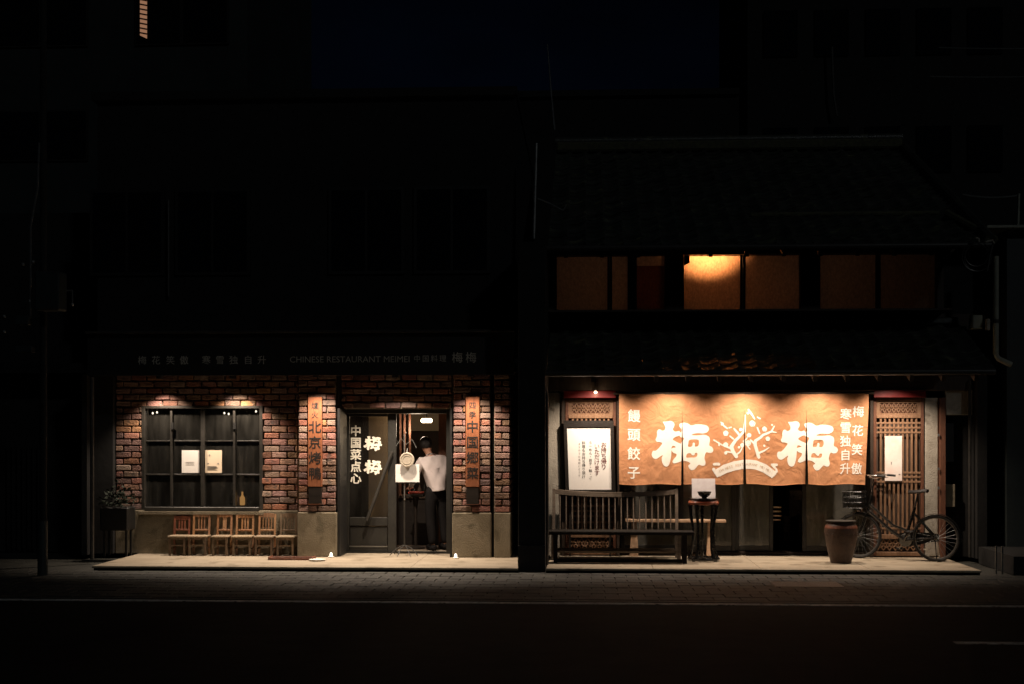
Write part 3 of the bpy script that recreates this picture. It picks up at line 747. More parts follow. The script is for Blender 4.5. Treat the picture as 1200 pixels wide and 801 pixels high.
for k in range(9):
    bx = PX(468 + k * 6.0, 2.0); hh = R.uniform(.12, .28)
    o = MB().lathe([(.03, 0), (.034, .02), (.034, hh * .6), (.012, hh * .8), (.012, hh)], (bx, 1.95, .80), 12).build('bottle', R.choice(['bowl', 'frame', 'stoneware']))
    tag(o, '%s dark bottle of the row on the counter inside the open doorway' % ['leftmost', 'second', 'third', 'fourth', 'middle', 'sixth', 'seventh', 'eighth', 'rightmost'][k], 'bottle', 'bottles on the counter inside')
o = MB().cbox(PX(479, 1.05), PX(496, 1.05), .98, 1.18, PZ(578, 1.05), PZ(576, 1.05) , .004).build('tray', 'redcloth')
tag(o, 'red tray held by the person in the doorway', 'tray')
o = MB().tube([(PX(487, 1.1), 1.1, .01), (PX(487, 1.1), 1.1, PZ(580, 1.1))], .03, 8).build('side_table', 'blackwood')
o2 = thing('pedestal_table', 'small dark pedestal table under the red tray inside the doorway', 'table', (PX(487, 1.08), 1.08, .006))
C.objects.unlink(o); bpy.data.objects.remove(o)
MB().lathe([(.15, .0), (.15, .02), (.03, .05), (.025, .6), (.05, .78), (.05, .80)], (PX(487, 1.08), 1.08, .006), 14).build('pedestal', 'blackwood', o2)
MB().cbox(PX(478, 1.08), PX(497, 1.08), .95, 1.22, .808, PZ(579, 1.08), .004).build('table_top', 'blackwood', o2)
# window-side little lights and bottles
for i, (px, py) in enumerate(((179, 483), (184, 482), (263, 483), (268, 484), (300, 481))):
    x = PX(px, .3); z = PZ(py, .3)
    o = thing('pendant_bulb', ['tiny lit bulb at the far left behind the top left window pane', 'tiny lit bulb second from left behind the top left window pane', 'left of two tiny lit bulbs behind the third top window pane', 'right of two tiny lit bulbs behind the third top window pane', 'tiny lit bulb behind the top right window pane'][i],
              'light bulb', (x, .3, z), 'little bulbs hanging behind the window')
    MB().lathe([(.002, -.016), (.012, -.008), (.014, .004), (.006, .018)], (x, .3, z), 8).build('bulb', 'candle', o)
    MB().tube([(x, .3, z + .018), (x, .3, 2.6)], .003, 4).build('cord', 'black', o)
for i, (px, h, mm) in enumerate(((272, .22, 'bowl'), (279, .16, 'stoneware'), (284, .20, 'amber'), (291, .14, 'bowl'))):
    x = PX(px, .2)
    o = MB().lathe([(.035, 0), (.04, .02), (.04, h * .55), (.014, h * .75), (.014, h)], (x, .2, win[2] + .05), 12).build('bottle', mm)
    tag(o, ['tall black bottle leftmost inside the window bottom right', 'brown bottle second from left inside the window', 'amber bottle with painted-in glow inside the bottom right window pane', 'short black bottle at the right end inside the window'][i], 'bottle', 'bottles standing inside the window')
MB().box(PX(265, .2), PX(300, .2), .12, .3, win[2] + .02, win[2] + .048).build('inner_ledge', 'blackwood', rest)
# notices on the window
for px0, px1, mm, lab in ((213, 233.5, 'paper', 'plain white notice sheet taped left of the window mullion'), (240.5, 260, 'paperwarm', 'cream menu sheet with small print taped right of the window mullion')):
    Y = .018
    n = MB().box(PX(px0, Y), PX(px1, Y), Y, Y + .003, PZ(554, Y), PZ(527, Y)).build('notice', mm)
    tag(n, lab, 'notice', 'notices on the brick restaurant window')
    cx_ = (PX(px0, Y) + PX(px1, Y)) / 2
    l = MB()
    if px0 > 235:
        for k in range(5): l.box(cx_ - .09, cx_ + R.uniform(.02, .09), Y - .003, Y - .001, PZ(546, Y) - k * .013, PZ(546, Y) - k * .013 - .004)
        l.box(cx_ - .07, cx_ - .05, Y - .003, Y - .001, PZ(534, Y), PZ(532, Y)); l.box(cx_ - .09, cx_ - .07, Y - .003, Y - .001, PZ(545, Y) + .02, PZ(545, Y) + .035)
        l.box(cx_ + .06, cx_ + .08, Y - .003, Y - .001, PZ(545, Y) + .02, PZ(545, Y) + .035)
    else:
        for k in range(3): l.box(cx_ - .07, cx_ + .06, Y - .003, Y - .001, PZ(541, Y) - k * .02, PZ(541, Y) - k * .02 - .002)
    l.build('print', 'greyink', n)

# vertical wooden signboards on the pillars
def vsign(px0, px1, small, big, lab):
    Y = PY - .03
    x0, x1 = PX(px0, Y), PX(px1, Y); zt, zb = PZ(464, Y), PZ(570, Y); cx_ = (x0 + x1) / 2; w_ = x1 - x0
    t = thing('signboard', lab, 'sign', (cx_, Y - .02, zb - .25), 'vertical wooden signboards')
    MB().cbox(x0, x1, Y - .045, Y, zb, zt, .006).build('board', 'signwood', t)
    place_chars(small, cx_, PZ(470, Y), .105, .135, .006, Y - .045, 'ink', t)
    place_chars(big, cx_, PZ(492, Y), w_ * .92, (PZ(493, Y) - PZ(566, Y)) / 4.0, .013, Y - .045, 'ink', t)
    m = MB(); m.cbox(x0 + .01, x1 - .01, Y - .04, Y, PZ(590, Y), zb - .004, .004)
    m.build('lower_plate', 'blackwood', t)
vsign(361.5, 378, '爐火', '北京烤鴨', 'reddish wooden signboard reading 北京烤鴨 on the brick pillar left of the door')
vsign(546, 562, '四季', '中国郷菜', 'reddish wooden signboard reading 中国郷菜 on the brick pillar right of the door')

# downlights under the left fascia
names = ['above the left half of the brick restaurant window', 'above the right half of the brick restaurant window', 'above the brick pillar left of the door',
         'above the brick restaurant doorway', 'above the brick pillar right of the door']
for i, (px, Y, W_, dy, ang) in enumerate(((187, -.34, 135, .24, 106), (273, -.34, 180, .24, 106), (371, -.86, 205, .24, 120), (463, -.62, 280, .34, 122), (552, -.86, 185, .20, 112))):
    x = PX(px, Y); z = zf0 + .035
    t = thing('downlight', 'small round downlight under the black fascia ' + names[i], 'downlight', (x, Y, z - .05), 'downlights under the fascia')
    MB().lathe([(.045, .0), (.05, .0), (.05, .05), (.0001, .05)], (x, Y, z - .055), 16).build('housing', 'black', t)
    spot('downlight_beam', (x, Y, z - .075), (x, Y + dy * .6, 0), W_, ang, .65 if i < 2 else .8, size=.03)

# ------------------------------------------------------------------ chairs
def chair(name, label, wood, legwood, hgt=.61, slats=3, w_=.262, slatw=.022, crest=.055):
    t = thing(name, label, 'chair', (0, 0, 0), 'small wooden chairs in a row under the window')
    sh = .29; d = .25; h = w_ / 2
    MB().cbox(-h - .012, h + .012, -d - .015, .01, sh - .022, sh, .006).build('seat', 'chairseat', t)
    for sx in (-1, 1):
        MB().bar((sx * (h - .016), -d + .02, 0), (sx * (h - .02), -d + .02, sh - .022), .030, .030).build('leg', legwood, t)
        m = MB(); x = sx * (h - .016); m.bar((x, .0, 0), (x, -.005, sh), .028, .028); m.bar((x, -.005, sh - .02), (x - sx * .0, .035, hgt - (.0 if crest < .05 else .012)), .027, .026)
        m.build('leg', wood, t)
        MB().bar((sx * (h - .016), -d + .02, .10), (sx * (h - .016), 0, .10), .016, .02).build('side_stretcher', legwood, t)
    MB().bar((-h + .02, -d + .02, .15), (h - .02, -d + .02, .15), .016, .022).build('stretcher', legwood, t)
    MB().bar((-h + .02, -.003, .13), (h - .02, -.003, .13), .016, .022).build('stretcher', legwood, t)
    m = MB(); m.box(-h + .03, h - .03, -d + .012, -d + .028, sh - .055, sh - .024); m.build('apron', legwood, t)
    # crest rail with a gentle arch
    pts = [(-h + .026, hgt - crest - .012)] + [(x, hgt - .012 + .014 * (1 - (x / (h - .02)) ** 2)) for x in [(-1 + 2 * k / 8) * (h - .026) for k in range(9)]] + [(h - .026, hgt - crest - .012)]
    MB().prism(pts, .018, .040).build('crest_rail', wood, t)
    MB().cbox(-h + .028, h - .028, .0, .02, sh + .055, sh + .082, .004).build('lower_rail', wood, t)
    for k in range(slats):
        x = (k - (slats - 1) / 2) * (.042 if slats > 1 else 0)
        MB().bar((x, .011, sh + .08), (x, .028, hgt - crest - .008), slatw, .010, (0, 1, 0)).build('slat', wood, t)
    return t
specs = [(213, 'chairred', 'chairgrey', .565, 3, 'short red-brown small chair at the left end of the row under the window', .2, .022, .045),
         (236, 'chair', 'chairgrey', .62, 3, 'tan small chair with three slats and squared top, second from the left end', .262, .016, .06),
         (263, 'chair', 'chairgrey', .60, 1, 'tan small chair with a single wide slat in its back', .235, .055, .04),
         (287, 'chair', 'chairgrey', .625, 3, 'broad tan small chair with arched deep crest, between the single-slat chair and the four-slat chair', .272, .024, .075),
         (313, 'chair', 'chairgrey', .61, 4, 'small chair with four thin pale slats, fifth from the left', .262, .012, .05),
         (338, 'chairgrey', 'chairgrey', .605, 4, 'dull brown small chair touching the left brick pillar', .255, .014, .045)]
for px, wd_, lw, h, sl, lab, ww, sw, cr in specs:
    c = chair('small_chair', lab, wd_, lw, h, sl, ww if ww > .22 else .25, sw, cr)
    c.location = (PX(px, -.12), -.12, .002); c.rotation_euler.z = R.uniform(-.05, .05)

# ------------------------------------------------------------------ menu stand in the doorway
SY = .02
def L3(px, py, Y=SY): x, z = P(px, py, Y); return Vector((x, Y, z))
ms = thing('menu_stand', 'thin black music-stand with a white menu sheet in the open doorway', 'menu stand', (PX(474, -.25), -.2, 0))
px_ = PX(474, -.2)
m = MB(); m.tube([L3(474, 640, -.2), L3(474, 585, -.2)], .013, 8); m.build('pole', 'frame', ms)
m = MB(); m.tube([L3(474, 590, -.2), L3(474, 508, -.2)], .008, 8); m.build('upper_rod', 'metal', ms)
m = MB(); m.lathe([(.002, -.014), (.014, 0), (.002, .014)], L3(476, 506, -.2), 10); m.lathe([(.018, 0), (.022, .01), (.018, .02)], L3(474, 585, -.2), 10); m.build('finial', 'chrome', ms)
for ang in (200, 250, 300, 340, 40, 140):
    e = Vector((px_ + .22 * cos(radians(ang)), -.2 + .22 * sin(radians(ang)), .012)); c = Vector((px_, -.2, .16))
    MB().tube([c, (c + e) / 2 + Vector((0, 0, .03)), e], .006, 6).build('foot', 'frame', ms)
m = MB(); m.box(PX(463, -.22), PX(492, -.22), -.215, -.205, PZ(564.5, -.22) - .02, PZ(544, -.22)); m.build('backplate', 'frame', ms)
m = MB(); m.box(PX(463.5, -.22), PX(491.5, -.22), -.222, -.217, PZ(564.5, -.22), PZ(543.5, -.22)); m.build('menu_sheet', 'paper', ms)
m = MB(); m.tube([L3(464, 522, -.2) , L3(470, 513, -.2), L3(476, 520, -.2), L3(483, 514, -.2), L3(488, 524, -.2)], .005, 6); m.build('bracket', 'metal', ms)
dc = thing('round_disc', 'pale round metal disc hanging above the white menu sheet in the doorway', 'disc', (PX(477, -.24), -.24, PZ(548, -.24)))
cc = L3(477, 538, -.26)
m = MB(); m.lathe([(.0005, -.012), (.085, -.012), (.088, -.018), (.105, -.016), (.108, -.004), (.100, .004), (.0005, .006)], cc, 32, 'y'); m.build('plate', 'disc', dc)
m = MB(); m.torus(cc + Vector((0, -.014, 0)), .062, .004, 'y', 28, 6); m.torus(cc + Vector((0, -.014, 0)), .095, .004, 'y', 28, 6); m.build('embossed_ring', 'disc', dc)
m = MB(); m.tube([cc + Vector((0, 0, .105)), cc + Vector((0, .03, .17))], .004, 6); m.build('hook', 'metal', dc)

# ------------------------------------------------------------------ person
def skin_mesh(name, joints, edges, material, parent, root=0, sub=2, post=None):
    me = bpy.data.meshes.new(name); me.from_pydata([j[0] for j in joints], edges, [])
    o = bpy.data.objects.new(name, me); C.objects.link(o)
    md = o.modifiers.new('Skin', 'SKIN'); md.use_smooth_shade = True
    if not me.skin_vertices: 
        bpy.context.view_layer.objects.active = o
    for i, j in enumerate(joints):
        r = j[1]; sv = me.skin_vertices[0].data[i]; sv.radius = r if isinstance(r, tuple) else (r, r); sv.use_root = (i == root)
    s2 = o.modifiers.new('Sub', 'SUBSURF'); s2.levels = sub; s2.render_levels = sub
    bpy.context.view_layer.update()
    nm = bpy.data.meshes.new_from_object(o.evaluated_get(bpy.context.evaluated_depsgraph_get()))
    bpy.data.objects.remove(o)
    for p in nm.polygons: p.use_smooth = True
    if post: 
        for v in nm.vertices: v.co = Vector(post(v.co))
    nm.materials.clear(); nm.materials.append(M[material]); nm.name = name
    q = bpy.data.objects.new(name, nm); C.objects.link(q); q.parent = parent
    return q
per = thing('person', 'person in white shirt and black trousers seen from behind in the open doorway', 'person', (0, 0, 0))
# local frame: person faces +Y and slightly left, feet on z=0, height about 1.7
J = []
def j(x, y, z, r): J.append(((x, y, z), r)); return len(J) - 1
pel = j(0, 0, .92, (.105, .08)); wai = j(.0, .0, 1.08, (.10, .075)); che = j(-.01, .03, 1.28, (.145, .10)); nek = j(-.03, .07, 1.44, (.055, .055)); nk2 = j(-.045, .095, 1.50, (.05, .05))
he1 = j(-.055, .13, 1.585, (.082, .092)); he2 = j(-.06, .14, 1.665, (.075, .085))
E_ = [(pel, wai), (wai, che), (che, nek), (nek, nk2), (nk2, he1), (he1, he2)]
hands = []
for s in (-1, 1):
    sh_ = j(s * .17 - .01, .05, 1.38, .052); el = j(s * .255 - .02, .10, 1.13, .040); wr = j(s * .19 - (.0 if s > 0 else .10), .30, .98, .027); ha_ = j(s * .17 - (.0 if s > 0 else .10), .37, .965, (.022, .036))
    E_ += [(che, sh_), (sh_, el), (el, wr), (wr, ha_)]
    hip = j(s * .08, 0, .88, .068); kn = j(s * .10, .02, .49, .058); an = j(s * .10, -.02, .09, .030); toe = j(s * .11, .11, .04, .020)
    E_ += [(pel, hip), (hip, kn), (kn, an), (an, toe)]
    for fi, (ox, ln) in enumerate(((-.030, .062), (-.010, .075), (.010, .072), (.030, .055))):
        f1 = j(J[ha_][0][0] + ox, .405, .962, .0105); f2 = j(J[ha_][0][0] + ox * 1.1, .405 + ln * .6, .952, .0095); f3 = j(J[ha_][0][0] + ox * 1.1, .405 + ln, .932, .008)
        E_ += [(ha_, f1), (f1, f2), (f2, f3)]
    t1 = j(J[ha_][0][0] - s * .045, .375, .962, .011); t2 = j(J[ha_][0][0] - s * .06, .405, .95, .009); E_ += [(ha_, t1), (t1, t2)]
body = skin_mesh('body', J, E_, 'skin', per, root=pel)
# face features and ears
m = MB(); hc = Vector((-.06, .14, 1.63))
for s in (-1, 1): m.lathe([(.001, -.006), (.016, -.004), (.020, .002), (.012, .008)], hc + Vector((s * .083, .0, -.02)), 10, 'x')
m.tube([hc + Vector((0, .092, .02)), hc + Vector((0, .112, -.025)), hc + Vector((0, .098, -.035))], [.008, .014, .008], 8)
m.build('ears_and_nose', 'skin', per)
m = MB()
for s in (-1, 1): m.lathe([(.001, -.004), (.011, 0), (.001, .006)], hc + Vector((s * .032, .088, .005)), 8, 'y')
m.tube([hc + Vector((-.022, .090, -.058)), hc + Vector((0, .096, -.060)), hc + Vector((.022, .090, -.058))], .004, 6)
m.build('eyes_and_mouth', 'hair', per)
# hair cap
m = MB(); vs = []; fs = []; nu, nv = 24, 12
for i in range(nv + 1):
    th = pi * .68 * i / nv
    for k in range(nu):
        ph = 2 * pi * k / nu; fr = max(0, sin(ph)); lim = 1 - .42 * fr * (i / nv)
        tt = th * lim; rr_ = 1 + .02 * sin(ph * 9 + i)
        vs.append((hc.x + .097 * sin(tt) * cos(ph) * rr_, hc.y - .004 + .110 * sin(tt) * sin(ph) * rr_, hc.z + .0 + .115 * cos(tt)))
for i in range(nv):
    for k in range(nu): l = (k + 1) % nu; fs.append((i * nu + k, i * nu + l, (i + 1) * nu + l, (i + 1) * nu + k))
m.add(vs, fs); m.smooth = True; m.build('hair', 'hair', per)
def wrinkle(c):
    n = sin(c.z * 30 + c.x * 16) * .0035 + sin(c.x * 44 + c.z * 17) * .003 + sin((c.x * 1.4 - c.z) * 24) * .004
    return (c.x * 1.0 + n * .4, c.y - n, c.z)
J2 = [((.02, -.01, .90), (.180, .140)), ((.01, -.01, 1.08), (.178, .135)), ((-.005, .02, 1.28), (.205, .140)), ((-.025, .055, 1.41), (.10, .085)), ((-.03, .075, 1.455), (.066, .066))]
E2 = [(0, 1), (1, 2), (2, 3), (3, 4)]
for s in (-1, 1):
    n = len(J2); ex = -.02; wx = s * .19 - (.0 if s > 0 else .10)
    J2 += [((s * .185 - .01, .05, 1.37), .083), ((s * .275 + ex, .10, 1.13), .070), ((wx, .285, .99), .042)]
    E2 += [(2, n), (n, n + 1), (n + 1, n + 2)]
skin_mesh('shirt', J2, E2, 'shirt', per, root=1, sub=3, post=wrinkle)
m = MB(); m.tube([(-.10 + .02, .06, 1.455), (-.03, .02, 1.475), (.04, .06, 1.46), (.0, .12, 1.45), (-.06, .12, 1.45)], .016, 8, closed=True); m.build('collar', 'shirt', per)
J3 = [((0, 0, 1.04), (.135, .105)), ((0, 0, .90), (.152, .118))]; E3 = [(0, 1)]
for s in (-1, 1):
    n = len(J3); J3 += [((s * .09, 0, .82), .102), ((s * .105, .02, .49), .082), ((s * .105, -.01, .08), .068)]; E3 += [(1, n), (n, n + 1), (n + 1, n + 2)]
skin_mesh('trousers', J3, E3, 'trousers', per, root=1)
for s in (-1, 1):
    m = MB(); m.cbox(s * .105 - .05, s * .105 + .05, -.085, .20, 0, .088, .03); m.smooth = True; m.build('shoe', 'trousers', per)
per.location = (PX(515, .78), .78, .008); per.rotation_euler = (0, radians(-4), radians(28))

# small white floor lights and things on the left floor
for i, (px, py, lab) in enumerate(((388, 652, 'small lit white floor light at the foot of the left brick pillar'), (534, 654, 'small lit white floor light at the foot of the right brick pillar'))):
    Y = -.52 if i == 0 else -.60
    x = PX(px, Y); t = thing('floor_light', lab, 'floor light', (x, Y, .002), 'little white floor lights by the pillars')
    MB().lathe([(.045, 0), (.045, .012), (.02, .02)], (x, Y, .003), 14).build('base', 'white', t)
    MB().lathe([(.018, .02), (.022, .035), (.016, .06), (.004, .07)], (x, Y, .003), 12).build('bulb', 'candle', t)
    point('floor_light_glow', (x, Y - .03, .10), .12, (1, .8, .55), .02)
Y = -.85
t = thing('floor_tray', 'low reddish wooden tray on the floor in front of the rightmost chairs', 'tray', (PX(342, Y), Y, .002))
a, b = PX(318, Y), PX(367, Y)
MB().cbox(a, b, Y - .12, Y + .10, .003, .014, .004).build('tray_base', 'chairgrey', t)
for y0 in (Y - .13, Y + .09): MB().cbox(a, b, y0, y0 + .02, .003, .034, .004).build('tray_rim', 'chairred', t)
for x0 in (a - .02, b): MB().cbox(x0, x0 + .02, Y - .13, Y + .11, .003, .044, .004).build('tray_end', 'chairred', t)
o = MB().lathe([(.05, 0), (.09, .006), (.115, .016), (.118, .02), (.108, .018), (.06, .010)], (PX(372, -1.05), -1.05, .003), 24).build('white_dish', 'white'); tag(o, 'flat white dish on the floor beside the low wooden tray', 'dish')

# dark plant on a stand at the far left
t = thing('potted_plant', 'dark leafy plant in a black planter at the left end of the brick wall', 'plant', (PX(138, -.45), -.45, .002))
x = PX(138, -.45)
for sx in (-.16, .16):
    for sy in (-.1, .1): MB().bar((x + sx, -.45 + sy, .002), (x + sx, -.45 + sy, .38), .03, .03).build('leg', 'black', t)
MB().cbox(x - .21, x + .21, -.62, -.28, .38, .72, .02).build('planter', 'black', t)
m = MB()
for k in range(170):
    a_ = R.uniform(0, 2 * pi); r_ = R.uniform(0, .26) ; p = Vector((x + r_ * cos(a_), -.45 + r_ * sin(a_) * .8, .74 + R.uniform(0, .32) * (1 - r_ * 2) + R.uniform(-.1, .06)))
    d = Vector((R.uniform(-1, 1), R.uniform(-1, 1), R.uniform(-.3, .8))).normalized() * .07; s_ = d.cross(Vector((R.uniform(-1, 1), R.uniform(-1, 1), R.uniform(-1, 1)))).normalized() * .022
    m.add([p, p + d * .5 + s_, p + d, p + d * .5 - s_], [(0, 1, 2, 3)])
m.build('foliage', 'leaf', t, kind='stuff')

# ------------------------------------------------------------------ right house
HX0, HX1 = PX(606, 0), PX(1150, 0)
hs = thing('tiled_roof_house', 'old two storey wooden townhouse with tiled roofs, shop curtain and dim orange upper windows', 'house', (PX(890, 2), 2, 0))
EY = -1.5; ez = PZ(436, EY)
# fin wall between the shops
MB().cbox(PX(607, -1.7), PX(639, -1.7), -1.7, .35, KERB - .01, PZ(300, -.2), .01).build('fin_wall', 'wall_dark', hs)
MB().box(PX(607, -1.7), PX(639, -1.7), -1.74, -1.702, KERB - .01, .28).build('fin_base', 'black', hs)
x = PX(641, -1.45)
m = MB(); m.tube([(x, -1.48, 0.0), (x, -1.48, 2.3), (x - .03, -1.48, 2.42), (x - .03, -1.48, 2.5)], .024, 8); m.build('downpipe', 'gutter', hs)
# lower wall bits: plaster columns
YA = 0.0
MB().cbox(PX(640, YA), PX(657, YA), YA - .06, YA + .2, 0, PZ(459, YA), .008).build('plaster_column', 'plaster', hs)
MB().cbox(PX(1083, YA), PX(1098, YA), YA - .06, YA + .2, .02, PZ(466, YA), .008).build('plaster_column', 'plaster', hs)
MB().cbox(PX(658, YA), PX(662, YA), YA - .10, YA + .2, 0, PZ(459, YA), .006).build('post', 'darkwood', hs)
MB().cbox(PX(722.5, YA), PX(726, YA), YA - .10, YA + .2, 0, PZ(459, YA), .006).build('post', 'darkwood', hs)
MB().cbox(PX(1018, YA), PX(1022, YA), YA - .10, YA + .2, 0, PZ(459, YA), .006).build('post', 'darkwood', hs)
MB().cbox(PX(1099, YA), PX(1106, YA), YA - .12, YA + .2, 0, PZ(466, YA), .006).build('post', 'latred', hs)
MB().cbox(PX(1138, YA), PX(1150, YA), YA - .3, YA + .2, 0, ez, .006).build('end_post', 'wall_dark', hs)
MB().box(PX(1106, YA), PX(1138, YA), YA + .12, YA + .2, 0, PZ(486, YA)).build('side_door', 'wall_dark', hs)
MB().cbox(PX(1106, YA), PX(1138, YA), YA - .10, YA + .11, PZ(486, YA), PZ(447, YA), .01).build('plaster_block', 'plaster', hs)
MB().cbox(PX(1107, YA), PX(1119, YA), YA - .02, YA + .115, PZ(592, YA), PZ(566, YA), .006).build('meter_box', 'plinth', hs)
MB().cbox(PX(1105, YA), PX(1118, YA), YA + .0, YA + .115, PZ(540, YA), PZ(495, YA), .006).build('wall_cabinet', 'frame', hs)
MB().tube([(PX(1136.5, -.2), -.2, .02), (PX(1136.5, -.2), -.2, PZ(446, -.2))], .022, 8).build('pipe', 'gutter', hs)
for py in (509, 548, 570):
    MB().box(PX(1098, -.1), PX(1100, -.1), -.15, -.13, PZ(py + 1.5, -.1), PZ(py - 1.5, -.1)).build('hinge', 'metal', hs)
# header beam and soffit
MB().cbox(PX(640, 0), PX(1150, 0), -.16, .2, PZ(458, 0), ez + .01, .01).build('header_beam', 'darkwood', hs)
# red lacquered lintels over the lattice panels
for a, b in ((660, 722), (1024, 1086)):
    MB().cbox(PX(a, -.18), PX(b, -.18), -.185, -.163, PZ(465.5, -.2), PZ(457, -.2), .006).build('red_lintel', 'redpaint', hs)
# lower roof: soffit, rafters, gutter
rX0, rX1 = PX(641, EY), PX(1163, EY)
rY1 = .22; rz1 = PZ(384, rY1); slope = math.atan2(rz1 - ez, rY1 - EY)
m = MB(); m.add([(rX0, EY, ez - .0), (rX1, EY, ez), (rX1, rY1, rz1), (rX0, rY1, rz1), (rX0, EY, ez - .05), (rX1, EY, ez - .05), (rX1, rY1, rz1 - .05), (rX0, rY1, rz1 - .05)],
            [(0, 1, 2, 3), (4, 7, 6, 5), (0, 4, 5, 1), (1, 5, 6, 2), (2, 6, 7, 3), (3, 7, 4, 0)])
lroof = m.build('lower_roof', 'darkwood', hs)
for k in range(14):
    x = rX0 + .2 + k * (rX1 - rX0 - .4) / 13
    MB().bar((x, EY + .03, ez - .09), (x, -.17, ez - .09 + (rz1 - ez) * (1.5 - .17) / 1.75 * .98), .055, .075).build('rafter', 'darkwood', hs)
m = MB(); m.tube([(rX0 - .02, EY - .06, ez - .01), (rX1 + .02, EY - .06, ez + .0)], .045, 10); m.build('gutter', 'gutter', hs)
# kawara tile mesh (local: x across, y up the slope, z normal)
TWd = .262; TL = .235
def tile_mesh(front=False):
    m = MB(); prof = []
    for k in range(9):
        t = k / 8; x = t * TWd
        z = -.016 * sin(pi * min(t / .68, 1)) if t < .68 else .034 * sin(pi * (t - .68) / .32 * .5 + 0) 
        prof.append((x, z))
    prof += [(TWd + .012, .022)]
    n = len(prof); vs = []; fs = []
    for (y, dz) in ((-.012, .030), (TL + .03, -.002)):
        for x, z in prof: vs.append((x, y, z + dz))
    for x, z in prof: vs.append((x, -.012, z + dz - .0 + (.030 - dz) - .024))
    for k in range(n - 1):
        fs.append((k, k + 1, n + k + 1, n + k)); fs.append((2 * n + k, 2 * n + k + 1, k + 1, k))
    m.add(vs, fs); m.smooth = True
    me = m.mesh('tile'); me.materials.append(M['tile']); return me, (vs, fs)
tme, traw = tile_mesh()
def tile_roof(parent, x0, x1, y0, z0, y1, z1, nindiv):
    sl = math.atan2(z1 - z0, y1 - y0); Ls = math.hypot(z1 - z0, y1 - y0); rows = int(Ls / TL + .6); cols = int((x1 - x0) / TWd + .5)
    dx = (x1 - x0) / cols; cnt = 0; sm = MB(); sm.smooth = True
    for r in range(rows):
        for c in range(cols):
            y = y0 + cos(sl) * r * Ls / rows; z = z0 + sin(sl) * r * Ls / rows; jz = R.uniform(-.004, .005); jr = R.uniform(-.015, .015); jx = R.uniform(-.006, .006)
            loc = (x0 + c * dx + jx, y, z + jz)
            if cnt < nindiv:
                o = inst('tile', tme, loc, parent); o.rotation_euler = (sl + jr, 0, jr); o.scale.x = dx / TWd; cnt += 1
            else:
                Mx = Matrix.Translation(loc) @ Matrix.Rotation(sl + jr, 4, 'X'); sm.add([Mx @ Vector((v[0] * dx / TWd, v[1], v[2])) for v in traw[0]], traw[1])
    if sm.v: sm.build('tile_rows', 'tile', parent, kind='stuff')
tile_roof(lroof, rX0, rX1, EY - .03, ez + .015, rY1, rz1 + .012, 140)
MB().cbox(rX0, rX1, rY1 - .12, rY1 + .06, rz1 + .02, rz1 + .12, .02).build('ridge_flashing', 'tile', hs)
# upper wall with windows
UY = .2; uz0 = rz1; uz1 = PZ(292, UY)
ux0, ux1 = PX(641, UY), PX(1158, UY)
wz0, wz1 = PZ(367, UY), PZ(301, UY)
MB().box(ux0, ux1, UY, UY + .1, uz0 - .05, wz0 - .04).build('upper_wall', 'darkwood', hs)
MB().box(ux0, ux1, UY, UY + .1, wz1 + .03, uz1).build('upper_lintel', 'darkwood', hs)
MB().box(PX(1100, UY), ux1, UY, UY + .1, wz0 - .038, wz1 + .028).build('upper_wall_end', 'wall_dark', hs)
for px in (645, 790, 948, 1100):
    wd_ = .14 if px in (790, 948) else .05
    MB().cbox(PX(px, UY) - wd_, PX(px, UY) + wd_, UY - .10, UY + .099, wz0 - .036, wz1 + .026, .008).build('upper_post', 'darkwood', hs)
MB().cbox(PX(640, UY), PX(1102, UY), UY - .64, UY - .002, wz0 - .045, wz0 - .012, .006).build('light_blocking_sill', 'darkwood', hs)  # depth made up to keep the pane light off the lower roof
MB().cbox(PX(640, UY), PX(1102, UY), UY - .12, UY - .002, wz1 + .004, wz1 + .034, .006).build('window_head_rail', 'darkwood', hs)
for a, b in ((650, 712), (717, 780), (801, 867.5), (873, 938), (961, 1026), (1031, 1097)):
    x0, x1 = PX(a, UY + .03), PX(b, UY + .03)
    f = MB(); f.box(x0 - .03, x0 + .002, UY + .015, UY + .05, wz0 - .03, wz1 + .01); f.box(x1 - .002, x1 + .03, UY + .015, UY + .05, wz0 - .03, wz1 + .01)
    f.box(x0 + .003, x1 - .003, UY + .015, UY + .05, wz0 - .03, wz0); f.box(x0 + .003, x1 - .003, UY + .015, UY + .05, wz1, wz1 + .01)
    fr = f.build('window', 'blackwood', hs)
    def sheet(xa1, xb1, za1, zb1, nm, mm):
        MB().add([(xa1, UY + .032, za1), (xb1, UY + .032, za1), (xb1, UY + .032, zb1), (xa1, UY + .032, zb1)], [(0, 1, 2, 3)]).build(nm, mm, fr)
    if a == 717:  # pane split into pale and dark sheets to paint its lit and unlit parts
        xm, xn, zm = PX(735.5, UY), PX(746, UY), PZ(312, UY)
        sheet(x0, xm, wz0, wz1, 'pane', 'frost'); sheet(xn, x1, zm, wz1, 'pane', 'frost')
        MB().box(xm, xn, UY + .02, UY + .05, wz0, wz1).build('dark_strip', 'roomdark', fr)
        sheet(xn + .001, x1 - .003, wz0, zm - .002, 'dim_sheet', 'redfrost')
    else: sheet(x0, x1, wz0, wz1, 'pane', 'frost')
